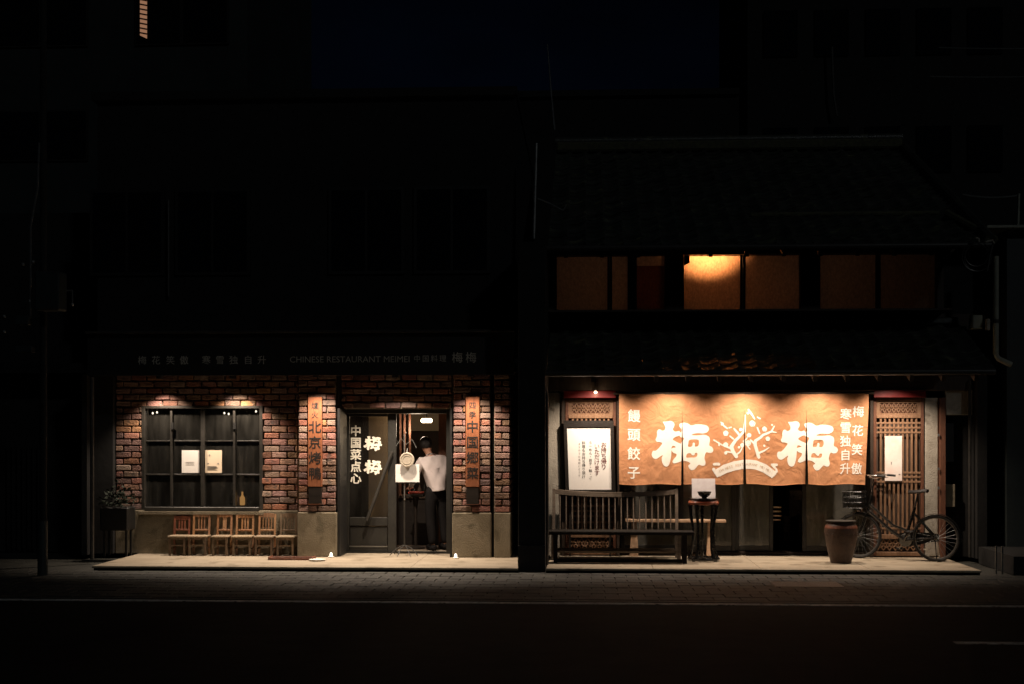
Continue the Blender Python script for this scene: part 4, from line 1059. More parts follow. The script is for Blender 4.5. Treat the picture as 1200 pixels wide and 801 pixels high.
# upper room
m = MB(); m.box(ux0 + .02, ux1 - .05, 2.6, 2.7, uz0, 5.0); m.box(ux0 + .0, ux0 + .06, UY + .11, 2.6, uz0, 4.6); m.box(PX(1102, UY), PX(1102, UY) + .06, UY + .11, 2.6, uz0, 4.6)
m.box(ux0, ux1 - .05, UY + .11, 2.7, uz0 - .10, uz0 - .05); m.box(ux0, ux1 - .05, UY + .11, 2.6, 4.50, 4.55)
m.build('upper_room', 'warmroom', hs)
m = MB(); xb_ = PX(799, UY); m.prism([(xb_, wz1 + .002), (xb_ + .115, wz1 + .002), (xb_ + .115, wz1 - .10), (xb_ + .02, wz1 - .15), (xb_, wz1 - .15)], UY - .02, UY + .012); m.build('post_bracket', 'blackwood', hs)
lx, lz = P(829, 309, UY + .30)
ul = thing('pendant_lamp', 'glowing lamp close behind the third upstairs window pane', 'lamp', (lx, UY + .3, lz + .02))
MB().lathe([(.012, .03), (.03, .01), (.035, -.02), (.02, -.045)], (lx, UY + .92, lz), 14).build('bulb', 'bulb', ul)
MB().tube([(lx, UY + .92, lz + .03), (lx, UY + .92, 4.5)], .006, 6).build('cord', 'black', ul)
spot('upstairs_lamp_light', (lx, UY + .84, lz + .0), (lx - .02, UY, lz + .34), 215, 90, 1.0, col=(1, .42, .15), size=.05)
point('upstairs_room_light', (PX(930, 1.5), 1.7, 4.25), 1.25, (1, .62, .40), .1)
point('upstairs_room_light', (PX(700, 1.5), 1.6, 4.25), 1.35, (1, .60, .38), .1)
# upper roof
EYU = -.9; ezu = PZ(291, EYU); RY = 4.3; rzu = PZ(181, RY)
qx0, qx1 = PX(642, EYU), PX(1158, EYU)
m = MB(); m.add([(qx0, EYU, ezu), (qx1, EYU, ezu), (qx1, RY, rzu), (qx0, RY, rzu), (qx0, EYU, ezu - .05), (qx1, EYU, ezu - .05), (qx1, RY, rzu - .05), (qx0, RY, rzu - .05)],
            [(0, 1, 2, 3), (4, 7, 6, 5), (0, 4, 5, 1), (1, 5, 6, 2), (2, 6, 7, 3), (3, 7, 4, 0)])
uroof = m.build('upper_roof', 'darkwood', hs)
tile_roof(uroof, qx0, qx1, EYU - .04, ezu + .02, RY, rzu + .02, 156)
# back slope
m = MB(); m.add([(qx0, RY, rzu), (qx1, RY, rzu), (qx1, 2 * RY - EYU, ezu), (qx0, 2 * RY - EYU, ezu)], [(0, 1, 2, 3)]); m.build('rear_roof', 'tile', hs)
m = MB(); m.add([(qx1 - .15, UY, uz1), (qx1 - .15, RY, rzu - .06), (qx1 - .15, 2 * RY - UY, uz1), (qx1 - .15, 2 * RY - UY, 0), (qx1 - .15, UY, 0)], [(0, 1, 2, 3, 4)]); m.build('gable_wall', 'wall_dark', hs)
m = MB(); m.add([(qx0 + .1, UY, uz1), (qx0 + .1, RY, rzu - .06), (qx0 + .1, 2 * RY - UY, uz1), (qx0 + .1, 2 * RY - UY, 0), (qx0 + .1, UY, 0)], [(0, 1, 2, 3, 4)]); m.build('gable_wall', 'wall_dark', hs)
m = MB(); m.cbox(qx0, qx1, RY - .12, RY + .12, rzu + .03, rzu + .20, .03); k = m.build('ridge_course', 'moss', hs)
m = MB(); m.tube([(qx0 - .02, RY, rzu + .23), (qx1 + .02, RY, rzu + .23)], .075, 10); m.build('ridge_cap', 'tile', hs)
m = MB(); m.tube([(qx0 - .02, EYU - .08, ezu - .01), (qx1 + .02, EYU - .08, ezu - .01)], .045, 10); m.build('gutter', 'gutter', hs)
# mossy snow-stop course a little above the eave, descending verge tiles on the right
def on_roof(t, dz=.05): return EYU + (RY - EYU) * t, ezu + (rzu - ezu) * t + dz
y_, z_ = on_roof(.235)
m = MB(); m.tube([(PX(880, y_), y_, z_ + .03), (qx1 - .35, y_, z_ + .035)], .035, 8); m.build('snow_stop', 'moss', hs)
ya, za = on_roof(0); yb, zb_ = on_roof(1)
m = MB(); m.tube([(qx1 + .02, ya - .03, za + .03), (qx1 + .02, yb, zb_ + .03)], .075, 8); m.build('verge_tiles', 'tile', hs)
m = MB(); m.tube([(qx1 - .3, ya + 1.0, za + .55), (qx1 + .12, ya + .1, za + .04)], .06, 8); m.build('hip_tiles', 'moss', hs)
m = MB()
for k in range(12):
    x = qx0 + .25 + k * (qx1 - qx0 - .5) / 11
    m.bar((x, EYU + .04, ezu - .095), (x, UY - .003, ezu - .095 + (UY - EYU) * (rzu - ezu) / (RY - EYU)), .055, .075)
m.build('rafters', 'darkwood', hs)

# lattice panels (left behind the menu board, right behind the bicycle)
def fret(mb, x0, x1, z0, z1, y):
    w_ = x1 - x0; h_ = z1 - z0; n = max(4, int(w_ / h_ * 2.2)); d = w_ / n
    for k in range(n):
        cx_ = x0 + (k + .5) * d
        mb.torus((cx_, y, (z0 + z1) / 2), min(d * .42, h_ * .42), .006, 'y', 12, 4)
        mb.bar((cx_ - d / 2, y, z0), (cx_ + d / 2, y, z1), .010, .012, (0, 1, 0)); mb.bar((cx_ - d / 2, y, z1), (cx_ + d / 2, y, z0), .010, .012, (0, 1, 0))
        mb.torus((cx_ + d / 2, y, z0 + h_ * .25), h_ * .16, .005, 'y', 8, 4); mb.torus((cx_ + d / 2, y, z1 - h_ * .25), h_ * .16, .005, 'y', 8, 4)
def lattice(px0, px1, grid_rows_top, bands):
    Y = -.04
    x0, x1 = PX(px0, Y), PX(px1, Y); zt = PZ(466, Y); t = bpy.data.objects.new('lattice_panel', None); C.objects.link(t); t.parent = hs
    t.location = Vector(((x0 + x1) / 2, Y, .02)) - wloc(hs)
    fw = .045
    MB().cbox(x0, x0 + fw, Y - .03, Y + .03, .02, zt, .006).build('stile', 'latred', t); MB().cbox(x1 - fw, x1, Y - .03, Y + .03, .02, zt, .006).build('stile', 'latred', t)
    for a, b in ((466, 469.5), (485.5, 489.5), (624, 629), (644, 649)):
        MB().cbox(x0 + fw + .001, x1 - fw - .001, Y - .026, Y + .026, max(.021, PZ(b, Y)), PZ(a, Y) - .001, .005).build('rail', 'lattice', t)
    MB().box(x0 + fw, x1 - fw, Y + .05, Y + .07, .03, zt - .02).build('backing', 'roomdark', t)
    # carved top panel: solid border + pierced fretwork
    za, zb2 = PZ(485.5, Y), PZ(469.5, Y)
    m = MB(); m.box(x0 + fw, x0 + fw + .05, Y - .012, Y + .012, za, zb2); m.box(x1 - fw - .05, x1 - fw, Y - .012, Y + .012, za, zb2)
    m.box(x0 + fw + .05, x1 - fw - .05, Y - .012, Y + .012, zb2 - .03, zb2); m.box(x0 + fw + .05, x1 - fw - .05, Y - .012, Y + .012, za, za + .025); m.build('carved_border', 'lattice', t)
    m = MB(); fret(m, x0 + fw + .05, x1 - fw - .05, za + .025, zb2 - .03, Y - .006); m.build('fretwork', 'lattice', t, kind='stuff')
    m = MB(); m.box(x0 + fw + .05, x1 - fw - .05, Y + .013, Y + .02, za + .025, zb2 - .03); m.build('carved_ground', 'latred', t)
    za, zb2 = PZ(643, Y), PZ(629.5, Y)
    m = MB(); fret(m, x0 + fw + .02, x1 - fw - .02, za, zb2, Y - .004); m.build('fretwork', 'lattice', t, kind='stuff')
    ns = 10; zlo, zhi = PZ(624, Y), PZ(489.5, Y); gx = (x1 - x0 - 2 * fw) / (ns + .0)
    for k in range(1, ns):
        xx = x0 + fw + k * gx
        MB().cbox(xx - .0145, xx + .0145, Y - .014, Y + .012, zlo + .001, zhi - .001, .004).build('slat', 'lattice', t)
    for py in bands:
        MB().cbox(x0 + fw + .001, x1 - fw - .001, Y - .020, Y - .0145, PZ(py, Y) - .014, PZ(py, Y) + .014, .002).build('cross_bar', 'lattice', t)
    return t
lattice(662.5, 722, 2, (494, 501, 592, 598, 604, 611))
lattice(1023, 1082.5, 3, (495, 500.5, 506, 552.5, 557.5, 563, 617))

# glazed sliding doors under the curtain
GY = .35
MB().cbox(PX(726, GY), PX(1018, GY), GY - .12, GY + .14, 0, .045, .008).build('threshold', 'darkwood', hs)
MB().cbox(PX(724, GY), PX(1021, GY), GY - .08, GY + .12, PZ(472, GY), PZ(458, GY) + .05, .008).build('door_head', 'darkwood', hs)
def gdoor(px0, px1, Y, name='glazed_door', ztop=472, closed=True):
    x0, x1 = PX(px0, Y), PX(px1, Y); t = bpy.data.objects.new(name, None); C.objects.link(t); t.parent = hs; t.location = Vector(((x0 + x1) / 2, Y, .05)) - wloc(hs)
    zt = PZ(ztop, Y) - .004; fw = .06
    m = MB(); m.cbox(x0, x0 + fw, Y - .02, Y + .02, .048, zt, .005); m.cbox(x1 - fw, x1, Y - .02, Y + .02, .048, zt, .005)
    m.cbox(x0 + fw + .001, x1 - fw - .001, Y - .018, Y + .018, .048, .13, .005); m.cbox(x0 + fw + .001, x1 - fw - .001, Y - .018, Y + .018, zt - .08, zt, .005)
    m.build('door_frame', 'frame', t)
    MB().box(x0 + fw, x1 - fw, Y - .003, Y + .003, .13, zt - .08).build('glass_pane', 'lightenedglass', t)
    return t
gdoor(727, 799, GY + .03); gdoor(796, 862, GY - .03); gdoor(861, 906, GY + .03); gdoor(940, 1018, GY - .03)
# shop interior behind: dim
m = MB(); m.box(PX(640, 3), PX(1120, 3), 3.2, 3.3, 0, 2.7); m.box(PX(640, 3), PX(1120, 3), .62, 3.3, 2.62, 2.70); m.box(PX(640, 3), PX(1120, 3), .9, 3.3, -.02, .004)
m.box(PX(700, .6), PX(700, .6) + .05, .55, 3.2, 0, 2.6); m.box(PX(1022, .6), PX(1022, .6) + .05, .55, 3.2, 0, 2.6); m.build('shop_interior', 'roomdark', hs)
M['screen'] = mat('interior_panel', (.45, .42, .32), (.30, .28, .21), scale=5, rough=.6, bump=.1)
MB().cbox(PX(868, 1.0), PX(905, 1.0), 1.0, 1.05, .01, 1.3).build('inner_panel', 'screen', hs)
for k in range(4): MB().cbox(PX(899, .7), PX(916, .7), .7 + .01 * k, .73 + .01 * k, PZ(594 + 5 * k, .7), PZ(592 + 5 * k, .7), .003).build('shelf_edge', 'plankwood', hs)
MB().cbox(PX(727, .6), PX(860, .6), .60, .63, .05, 1.5).build('inner_panel', 'screen', hs)
MB().cbox(PX(943, .6), PX(1016, .6), .60, .63, .05, 1.5).build('inner_panel', 'screen', hs)
for kx, w_, h_ in ((918, .25, .5), (925, .2, .9)):
    MB().cbox(PX(kx, 1.6), PX(kx, 1.6) + w_, 1.6, 2.0, .01, h_, .01).build('shop_cabinet', 'stoneware', hs)

# ------------------------------------------------------------------ door curtain (noren)
NY = -.24
N0, N1 = PX(725.5, NY), PX(1018, NY); nt_, nb_ = PZ(460.5, NY), PZ(566.5, NY)
slits = [PX(799.5, NY), PX(872, NY), PX(945, NY)]
edges_ = [N0] + slits + [N1]
nor = thing('door_curtain', 'wide ochre cloth door curtain in four panels printed with white plum branch and characters', 'door curtain', ((N0 + N1) / 2, NY, nb_))
m = MB(); m.tube([(N0 - .08, NY + .01, nt_ + .0), (N1 + .08, NY + .01, nt_)], .016, 8); m.build('curtain_rod', 'darkwood', nor)
def nmap(u, v, pi_, off=0.0):
    a, b = edges_[pi_], edges_[pi_ + 1]; t = max(0, min(1, (nt_ - v) / (nt_ - nb_))); s = (u - a) / (b - a); tt = max(0, (t - .14) / .86)
    gl = (0 if pi_ == 0 else .020) * tt ** 1.1; gr = (.020) * tt ** 1.1 if pi_ < 3 else (.05 * tt)
    if pi_ == 2: gl *= 1.3
    x = a + gl + s * (b - a - gl - gr)
    y = NY + tt * (.024 * sin(s * 2 * pi * 1.4 + pi_ * 1.7 + t * .8) + .011 * sin(s * 2 * pi * 3.3 + t * 3 + pi_)) + .004 * sin(u * 22) * (1 - tt) - .03 * tt ** 2 + .010 * sin(t * 5 + pi_ * 2) * tt
    z = nt_ - t * (nt_ - nb_) - .006 * sin(s * pi) * t + (.006 * (pi_ % 2)) * t
    # hem line sags between its hanging loops
    z -= .012 * abs(sin(u * 5.4)) * (1 - t) + .010 * t * sin(s * 2 * pi * 1.2 + pi_ * 2)
    return (x, y - off, z)
for i in range(4):
    a, b = edges_[i], edges_[i + 1]; nx, nz = 44, 60; vs = []; fs = []
    for jz in range(nz + 1):
        for ix in range(nx + 1): vs.append(nmap(a + (b - a) * ix / nx, nt_ + (nb_ - nt_) * jz / nz, i))
    for jz in range(nz):
        for ix in range(nx):
            q = jz * (nx + 1) + ix; fs.append((q, q + 1, q + nx + 2, q + nx + 1))
    mb = MB(); mb.add(vs, fs); mb.smooth = True
    pn = mb.build('cloth_panel', 'cloth', nor)
    hm = MB(); hm.smooth = True
    hm.tube([nmap(a + (b - a) * k / 30, nb_ + .004, i, .001) for k in range(31)], .005, 6); hm.build('hem', 'cloth', pn)
# prints: collected as flat shapes, cut by panel, laid on the cloth
prints = []
def uv(px, py): return P(px, py, NY)
for cx_ in (800, 946):
    c = uv(cx_ if cx_ == 800 else 946.5, 521); wid = (PX(cx_ + 36, NY) - PX(cx_ - 36, NY))
    prints.append(('printed_character', mei(c[0], c[1], wid, .010)))
def crop(x, y): return uv(820 + x / 6.673, 460 + y / 6.673)
kpx = (PX(900, NY) - PX(899, NY)) / 6.673
def ST(*p): return [(*crop(x, y), r * kpx * 1.22) for x, y, r in p]
branch = [ST((290, 492, 11), (262, 450, 12), (250, 412, 12), (282, 365, 10), (305, 345, 9), (345, 300, 8), (352, 230, 5), (355, 168, 3)),
          ST((270, 272, 5), (298, 305, 7), (318, 335, 5)), ST((245, 425, 7), (180, 402, 4), (110, 366, 5)), ST((152, 404, 6), (150, 380, 3)), ST((288, 480, 6), (320, 455, 5), (335, 425, 4)),
          ST((215, 268, 5), (190, 250, 5), (165, 222, 4)), ST((165, 222, 4), (182, 232, 6)), ST((238, 330, 5), (265, 352, 5)), ST((210, 450, 4), (260, 460, 6)),
          ST((455, 498, 11), (438, 440, 11), (428, 405, 11), (430, 372, 9), (470, 345, 8), (492, 322, 8), (560, 292, 6), (583, 250, 4)), ST((560, 292, 5), (600, 300, 3)), ST((455, 468, 7), (505, 442, 5), (540, 418, 3)),
          ST((380, 130, 6), (402, 160, 7), (428, 200, 4)), ST((448, 268, 5), (465, 312, 5)), ST((428, 400, 8), (392, 368, 5)), ST((365, 350, 4), (345, 375, 5), (370, 420, 4), (385, 440, 4)), ST((450, 185, 4), (470, 195, 5)), ST((230, 265, 4), (248, 260, 4)),
          ST((375, 155, 8), (376, 156, 8)), ST((172, 240, 6), (173, 241, 6)), ST((565, 240, 6), (566, 241, 6)), ST((500, 405, 7), (502, 407, 7)), ST((310, 420, 8), (311, 421, 8))]
rings = []
for x, y, r in ((205, 308, 20), (205, 398, 19), (322, 282, 12), (205, 462, 12), (408, 238, 24), (505, 275, 19), (530, 350, 17), (372, 392, 22), (335, 405, 15), (380, 330, 17)):
    c = crop(x, y); rings += [(c[0] + .45 * r * kpx * cos(a_), c[1] + .45 * r * kpx * sin(a_), r * .5 * kpx, 2.6 * kpx) for a_ in (.3, 1.55, 2.8, 4.1, 5.3)]
prints.append(('printed_branch', stroke_mesh(branch, .006, rings)))
rib = [ST((150, 618, 26), (205, 585, 29), (280, 563, 30), (350, 557, 30), (430, 562, 30), (500, 583, 29), (560, 618, 26)), ST((112, 556, 9), (150, 552, 10)), ST((110, 598, 12), (140, 650, 6)), ST((600, 552, 9), (565, 552, 9), (598, 585, 6), (600, 605, 8)), ST((585, 620, 10), (560, 650, 6))]
prints.append(('printed_ribbon', stroke_mesh(rib, .008)))
for chars, px, py0, size, pitch, bold in (('饅頭餃子', 743, 478.5, .19, (PZ(486, NY) - PZ(553, NY)) / 3.05, .018), ('寒雪独自升', 991.5, 477.5, .17, (PZ(484, NY) - PZ(548, NY)) / 4.0, .014),
                                      ('梅花笑傲', 1006, 474.5, .17, (PZ(482, NY) - PZ(549, NY)) / 3.0, .014)):
    for k, ch in enumerate(chars): prints.append(('small_character', text_flat(ch, PX(px, NY), PZ(py0, NY) - k * pitch, size, pitch, bold)))
# finer ink line on the ribbon
rt = []
sL = 'CHINESE RESTAURANT MEIMEI'
Vr = []; Fr = []
for k, ch in enumerate(sL):
    if ch == ' ': continue
    t = (k + .5) / len(sL); x = 150 + t * 410; q = (x - 355) / 205; y = 557 + 55 * abs(q) ** 2.2; c = crop(x, y); ang = -math.atan(55 * 2.2 * abs(q) ** 1.2 * (1 if q > 0 else -1) / 205)
    vs, fs = glyph(ch, 0); n = len(Vr)
    for gx_, gy_ in vs:
        gx2 = (gx_ - .3) * .045; gy2 = (gy_ - .35) * .05; Vr.append((c[0] + gx2 * cos(ang) - gy2 * sin(ang), c[1] + gx2 * sin(ang) + gy2 * cos(ang)))
    Fr += [tuple(n + a for a in f) for f in fs]
M['faint'] = mat('faint_ribbon_print', (.62, .42, .25), rough=.9, bump=0)
pans = [c for c in nor.children if c.name.startswith('cloth_panel')]
for nm, vf in prints + [('ribbon_lettering', (Vr, Fr))]:
    for i in range(4):
        lo, hi = edges_[i], edges_[i + 1]
        if not vf[0]: continue
        if max(v[0] for v in vf[0]) < lo or min(v[0] for v in vf[0]) > hi: continue
        q = clip_x(vf, lo, hi)
        if not q[1]: continue
        if nm == 'ribbon_lettering': q = grid_cut(q, .03)
        mb = MB(); mb.add([nmap(u, v, i, .0055 if nm == 'ribbon_lettering' else .0035) for u, v in q[0]], q[1]); mb.smooth = True
        mb.build(nm, 'faint' if nm == 'ribbon_lettering' else 'white', pans[i], kind='stuff' if nm == 'ribbon_lettering' else None)

# spotlights under the right eave
rn = ['over the framed menu board', 'over the left characters of the door curtain', 'over the plum branch of the door curtain', 'over the right characters of the door curtain', 'over the right lattice panel']
for i, px in enumerate((699, 787, 875, 965, 1053)):
    Y = -.74; x = PX(px, Y); z = ez + .075
    t = thing('downlight', 'small round spotlight under the tiled eave ' + rn[i], 'downlight', (x, Y, z - .06), 'spotlights under the tiled eave')
    MB().lathe([(.042, .0), (.047, .0), (.047, .09), (.0001, .09)], (x, Y, z - .065), 16).build('housing', 'black', t)
    spot('spotlight_beam', (x, Y, z - .085), (x, Y + .52, 0), 140 if 0 < i < 4 else 185, 122, 1.0, size=.025)
# visible bulb at the left lintel
t = thing('small_bulb', 'bright small bulb on the red lintel above the framed menu board', 'light bulb', (PX(698, -.25), -.25, PZ(461, -.25)))
x, z = P(698, 459, -.25)
MB().lathe([(.002, -.018), (.022, -.008), (.024, .006), (.014, .02)], (x, -.25, z), 12).build('bulb', 'bulb', t)
MB().lathe([(.016, .02), (.02, .03), (.02, .045)], (x, -.25, z), 10).build('socket', 'black', t)
point('small_bulb_light', (x, -.30, z - .03), .8, (1, .7, .45), .02)

# ------------------------------------------------------------------ menu board on easel
Y = -.15
t = thing('menu_board', 'tall white poster in a black frame with columns of Japanese writing', 'menu board', (PX(692, Y), Y, .002))
def q4(px, py, yy=Y): x, z = P(px, py, yy); return (x, z)
m = MB()
O = [q4(660.5, 492), q4(719, 492), q4(721.5, 580), q4(663, 580)]; I = [q4(664.5, 499.5), q4(715, 499.5), q4(716.5, 573), q4(667, 573)]
for k in range(4):
    a, b = O[k], O[(k + 1) % 4]; c, d = I[(k + 1) % 4], I[k]
    m.prism([a, b, c, d], Y - .03, Y + .01)
m.build('frame', 'blackwood', t)
m = MB(); m.prism([q4(664, 499), q4(715.5, 499), q4(717, 573.5), q4(666.5, 573.5)], Y - .012, Y - .004); m.build('poster', 'paper', t)
cols = [('お持ち帰り', 707.5, 517, .088, .0, 6.4, 'redink'), ('いただけます', 699.5, 519, .082, .0, 6.2, 'redink'),
        ('らーめん・餃子・麺・ご', 692, 516, .046, 0, 4.1, 'ink'), ('料理もお持ち帰り頂け', 684, 516, .052, 0, 4.4, 'ink'), ('ますのでお気軽にどうぞ', 679, 518, .036, 0, 3.7, 'greyink')]
for s_, px, py, size, _, pp, mm in cols:
    pitch = pp * (20 + Y) / 1600
    place_flat(text_flat(s_, PX(px, Y), PZ(py, Y), size, pitch, .008 if size > .09 else .004, n_=40), Y - .012, .004).build('lettering', mm, t, kind='stuff')
for px in (668, 715):
    MB().bar((PX(px, Y), Y + .02, .003), (PX(px, Y), Y + .03, PZ(580, Y)), .03, .03).build('leg', 'blackwood', t)

# notice on the right lattice
Y = -.075
n = MB().box(PX(1037, Y), PX(1057, Y), Y, Y + .004, PZ(562, Y), PZ(510, Y)).build('notice', 'paperpink'); tag(n, 'tall narrow white notice with faint pink watercolour hanging on the right lattice panel', 'notice')
l = MB(); l.box(PX(1044, Y), PX(1045, Y), Y - .003, Y - .001, PZ(543, Y), PZ(540, Y)); l.box(PX(1053, Y), PX(1055, Y), Y - .003, Y - .001, PZ(555, Y), PZ(554, Y)); l.build('print', 'greyink', n)

# ------------------------------------------------------------------ dark spindle settee
sy = -.62
t = thing('spindle_settee', 'dark wooden settee with a curved spindle back in front of the menu board', 'bench', (PX(720, sy), sy, .002))
xa_, xb_ = PX(648, sy), PX(794, sy)
zs = .405
def crestz(s): return PZ(576.5, sy) - .045 * (1 - (2 * s - 1) ** 2)
bk = sy + .36
xa_, xb_ = PX(649, bk), PX(793, bk)
for x in (xa_, xb_):
    m = MB(); m.bar((x, bk - .04, .003), (x, bk - .02, zs), .05, .05); m.bar((x, bk - .02, zs - .02), (x, bk + .05, PZ(572, bk)), .042, .04); m.build('back_post', 'setteewood', t)
    MB().bar((x, sy - .12, .003), (x, sy - .10, zs - .03), .05, .05).build('leg', 'setteewood', t)
m = MB(); n_ = 16
vs = []; fs = []
for k in range(n_ + 1):
    s = k / n_; x = xa_ + s * (xb_ - xa_); z = crestz(s) + .0; y = bk + .03 + .02 * (1 - (2 * s - 1) ** 2)
    vs += [(x, y, z - .035), (x, y + .035, z - .03), (x, y + .04, z + .035), (x, y, z + .03)]
    if k:
        q = 4 * (k - 1); fs += [(q, q + 1, q + 5, q + 4), (q + 1, q + 2, q + 6, q + 5), (q + 2, q + 3, q + 7, q + 6), (q + 3, q, q + 4, q + 7)]
fs += [(0, 3, 2, 1), (4 * n_, 4 * n_ + 1, 4 * n_ + 2, 4 * n_ + 3)]
m.add(vs, fs); m.build('crest_rail', 'setteewood', t)
for k in range(19):
    s = (k + 1) / 20; x = xa_ + s * (xb_ - xa_); bow = .02 * (1 - (2 * s - 1) ** 2)
    m = MB(); zc = crestz(s); m.tube([(x, bk - .02, zs), (x, bk + .0 + bow * .5, zs + .18), (x, bk + .045 + bow, zc - .03)], [.007, .0105, .007], 6); m.build('spindle', 'setteewood', t)
MB().cbox(xa_ - .03, xb_ + .03, sy - .16, bk + .0, zs - .045, zs, .012).build('seat', 'matteblack', t)
MB().cbox(xa_ + .03, xb_ - .03, sy - .11, sy - .08, .10, .135, .006).build('stretcher', 'setteewood', t)
MB().cbox(xa_ + .03, xb_ - .03, bk - .05, bk - .02, .10, .135, .006).build('stretcher', 'setteewood', t)
# long low black bench in front
by = -1.12
t = thing('long_bench', 'long low black backless bench with a floor rail in front of the spindle settee', 'bench', (PX(725, by), by, .002))
xa_, xb_ = PX(632 + 9, by), PX(813, by)
zt = PZ(620.5, by)
MB().cbox(xa_, xb_, by - .14, by + .14, zt - .056, zt - .004, .012).build('seat', 'matteblack', t)
for x in (PX(651, by), PX(802, by)):
    for yy_ in (by - .10, by + .10): MB().bar((x, yy_, .003), (x, yy_, zt - .056), .055, .05).build('leg', 'matteblack', t)
    MB().cbox(x - .02, x + .02, by - .07, by + .07, .06, .10, .005).build('side_stretcher', 'matteblack', t)
MB().cbox(PX(651, by) + .03, PX(802, by) - .03, by - .12, by - .08, .015, .06, .006).build('floor_rail', 'matteblack', t)

# light plank bench behind
py_ = -.055
t = thing('plank_bench', 'pale wooden plank bench with thick legs behind the dark settee and flower stand', 'bench', (PX(795, py_), py_, .002))
xa_, xb_ = PX(733, py_), PX(850, py_); zt = PZ(607, py_)
MB().cbox(xa_, xb_, py_ - .12, py_ + .12, zt - .045, zt, .008).build('seat', 'plankwood', t)
for px, w1 in ((743, .07), (832, .06)):
    x = PX(px, py_)
    MB().add([(x - w1 / 2, py_ - .05, zt - .046), (x + w1 / 2, py_ - .05, zt - .046), (x + w1 / 2, py_ + .05, zt - .046), (x - w1 / 2, py_ + .05, zt - .046),
              (x - w1 * .9, py_ - .07, .003), (x + w1 * .9, py_ - .07, .003), (x + w1 * .9, py_ + .07, .003), (x - w1 * .9, py_ + .07, .003)],
             [(0, 3, 2, 1), (4, 5, 6, 7), (0, 1, 5, 4), (1, 2, 6, 5), (2, 3, 7, 6), (3, 0, 4, 7)]).build('leg', 'plankwood', t)

# ------------------------------------------------------------------ flower stand, bowl, card
fy = -.78; fx = PX(824.5, fy)
t = thing('flower_stand', 'tall round Chinese stand with red-brown apron and curved black legs beside the benches', 'stand', (fx, fy, .002))
zt = PZ(582.5, fy)
MB().lathe([(.0001, zt - .02), (.205, zt - .02), (.215, zt - .012), (.215, zt - .004), (.205, zt), (.0001, zt)], (fx, fy, 0), 32).build('top', 'bikeblack', t)
MB().lathe([(.17, zt - .022), (.205, zt - .03), (.222, zt - .06), (.215, zt - .085), (.17, zt - .098), (.16, zt - .09)], (fx, fy, 0), 32).build('apron', 'redwood', t)
MB().torus((fx, fy, .035), .205, .024, 'z', 32, 8).build('base_ring', 'bikeblack', t)
for k in range(5):
    a_ = 2 * pi * k / 5 + .35; u = Vector((cos(a_), sin(a_), 0)); c = Vector((fx, fy, 0))
    m = MB(); m.tube([c + u * .195 + Vector((0, 0, zt - .08)), c + u * .185 + Vector((0, 0, zt - .2)), c + u * .150 + Vector((0, 0, zt - .42)), c + u * .16 + Vector((0, 0, .18)), c + u * .20 + Vector((0, 0, .05))], [.036, .026, .017, .018, .028], 8); m.build('leg', 'bikeblack', t)
MB().lathe([(.022, .003), (.03, .02), (.02, .05)], (fx - .15, fy - .14, 0), 10).build('foot', 'bikeblack', t)
MB().lathe([(.022, .003), (.03, .02), (.02, .05)], (fx + .15, fy - .14, 0), 10).build('foot', 'bikeblack', t)
cy = fy + .06
t = thing('table_card', 'white card with pale splashes standing behind the black bowl on the flower stand', 'card', (fx, cy, zt + .001))
a_, b_ = PX(811, cy), PX(838.5, cy); zc = PZ(560, cy)
MB().add([(a_, cy, zt + .002), (b_, cy, zt + .002), (b_, cy + .07, zc), (a_, cy + .07, zc), (a_, cy + .006, zt + .002), (b_, cy + .006, zt + .002), (b_, cy + .076, zc), (a_, cy + .076, zc)],
         [(0, 1, 2, 3), (4, 7, 6, 5), (0, 4, 5, 1), (1, 5, 6, 2), (2, 6, 7, 3), (3, 7, 4, 0)]).build('sheet', 'cardsplash', t)
MB().bar((fx, cy + .13, zt + .002), (fx, cy + .055, zt + .15), .02, .01).build('easel_strut', 'paper', t)
o = MB().lathe([(.0001, .0), (.035, .0), (.035, .012), (.05, .02), (.082, .05), (.098, .092), (.094, .094), (.075, .052), (.0001, .03)], (PX(825.5, fy - .1), fy - .09, zt + .001), 28).build('bowl', 'bowl'); tag(o, 'black bowl on the flower stand', 'bowl')

# ------------------------------------------------------------------ stoneware jar
jy = -.95; jx = PX(985.5, jy)
t = thing('stoneware_jar', 'big brown stoneware jar with a thin dark lid standing on the platform beside the bicycle', 'jar', (jx, jy, .002))
zt = PZ(606, jy); s = zt / .56
MB().lathe([(.0001, 0), (.138, 0), (.145, .012), (.146, .03), (.166, .10), (.194, .22), (.214, .33), (.224, .43), (.219, .48), (.203, .52), (.182, .54), (.176, .56), (.0001, .56)], (jx, jy, .003), 36).build('jar_body', 'stoneware', t)
t.children[0].scale = (1, 1, 1)
MB().lathe([(.0001, .562), (.19, .562), (.205, .568), (.205, .580), (.0001, .582)], (jx, jy, .003), 36).build('lid', 'frame', t)
m = MB()
for k in range(14):
    a_ = 2 * pi * k / 14; p = Vector((jx + .222 * cos(a_), jy + .222 * sin(a_), .40)); m.torus(p, .016, .004, 'y', 8, 4)
m.build('relief_band', 'stoneware', t, kind='stuff')
MB().lathe([(.222, .475), (.221, .485), (.214, .502), (.207, .518)], (jx, jy, .003), 36).build('shoulder_glaze', 'redglaze' if 'redglaze' in M else 'chairred', t)

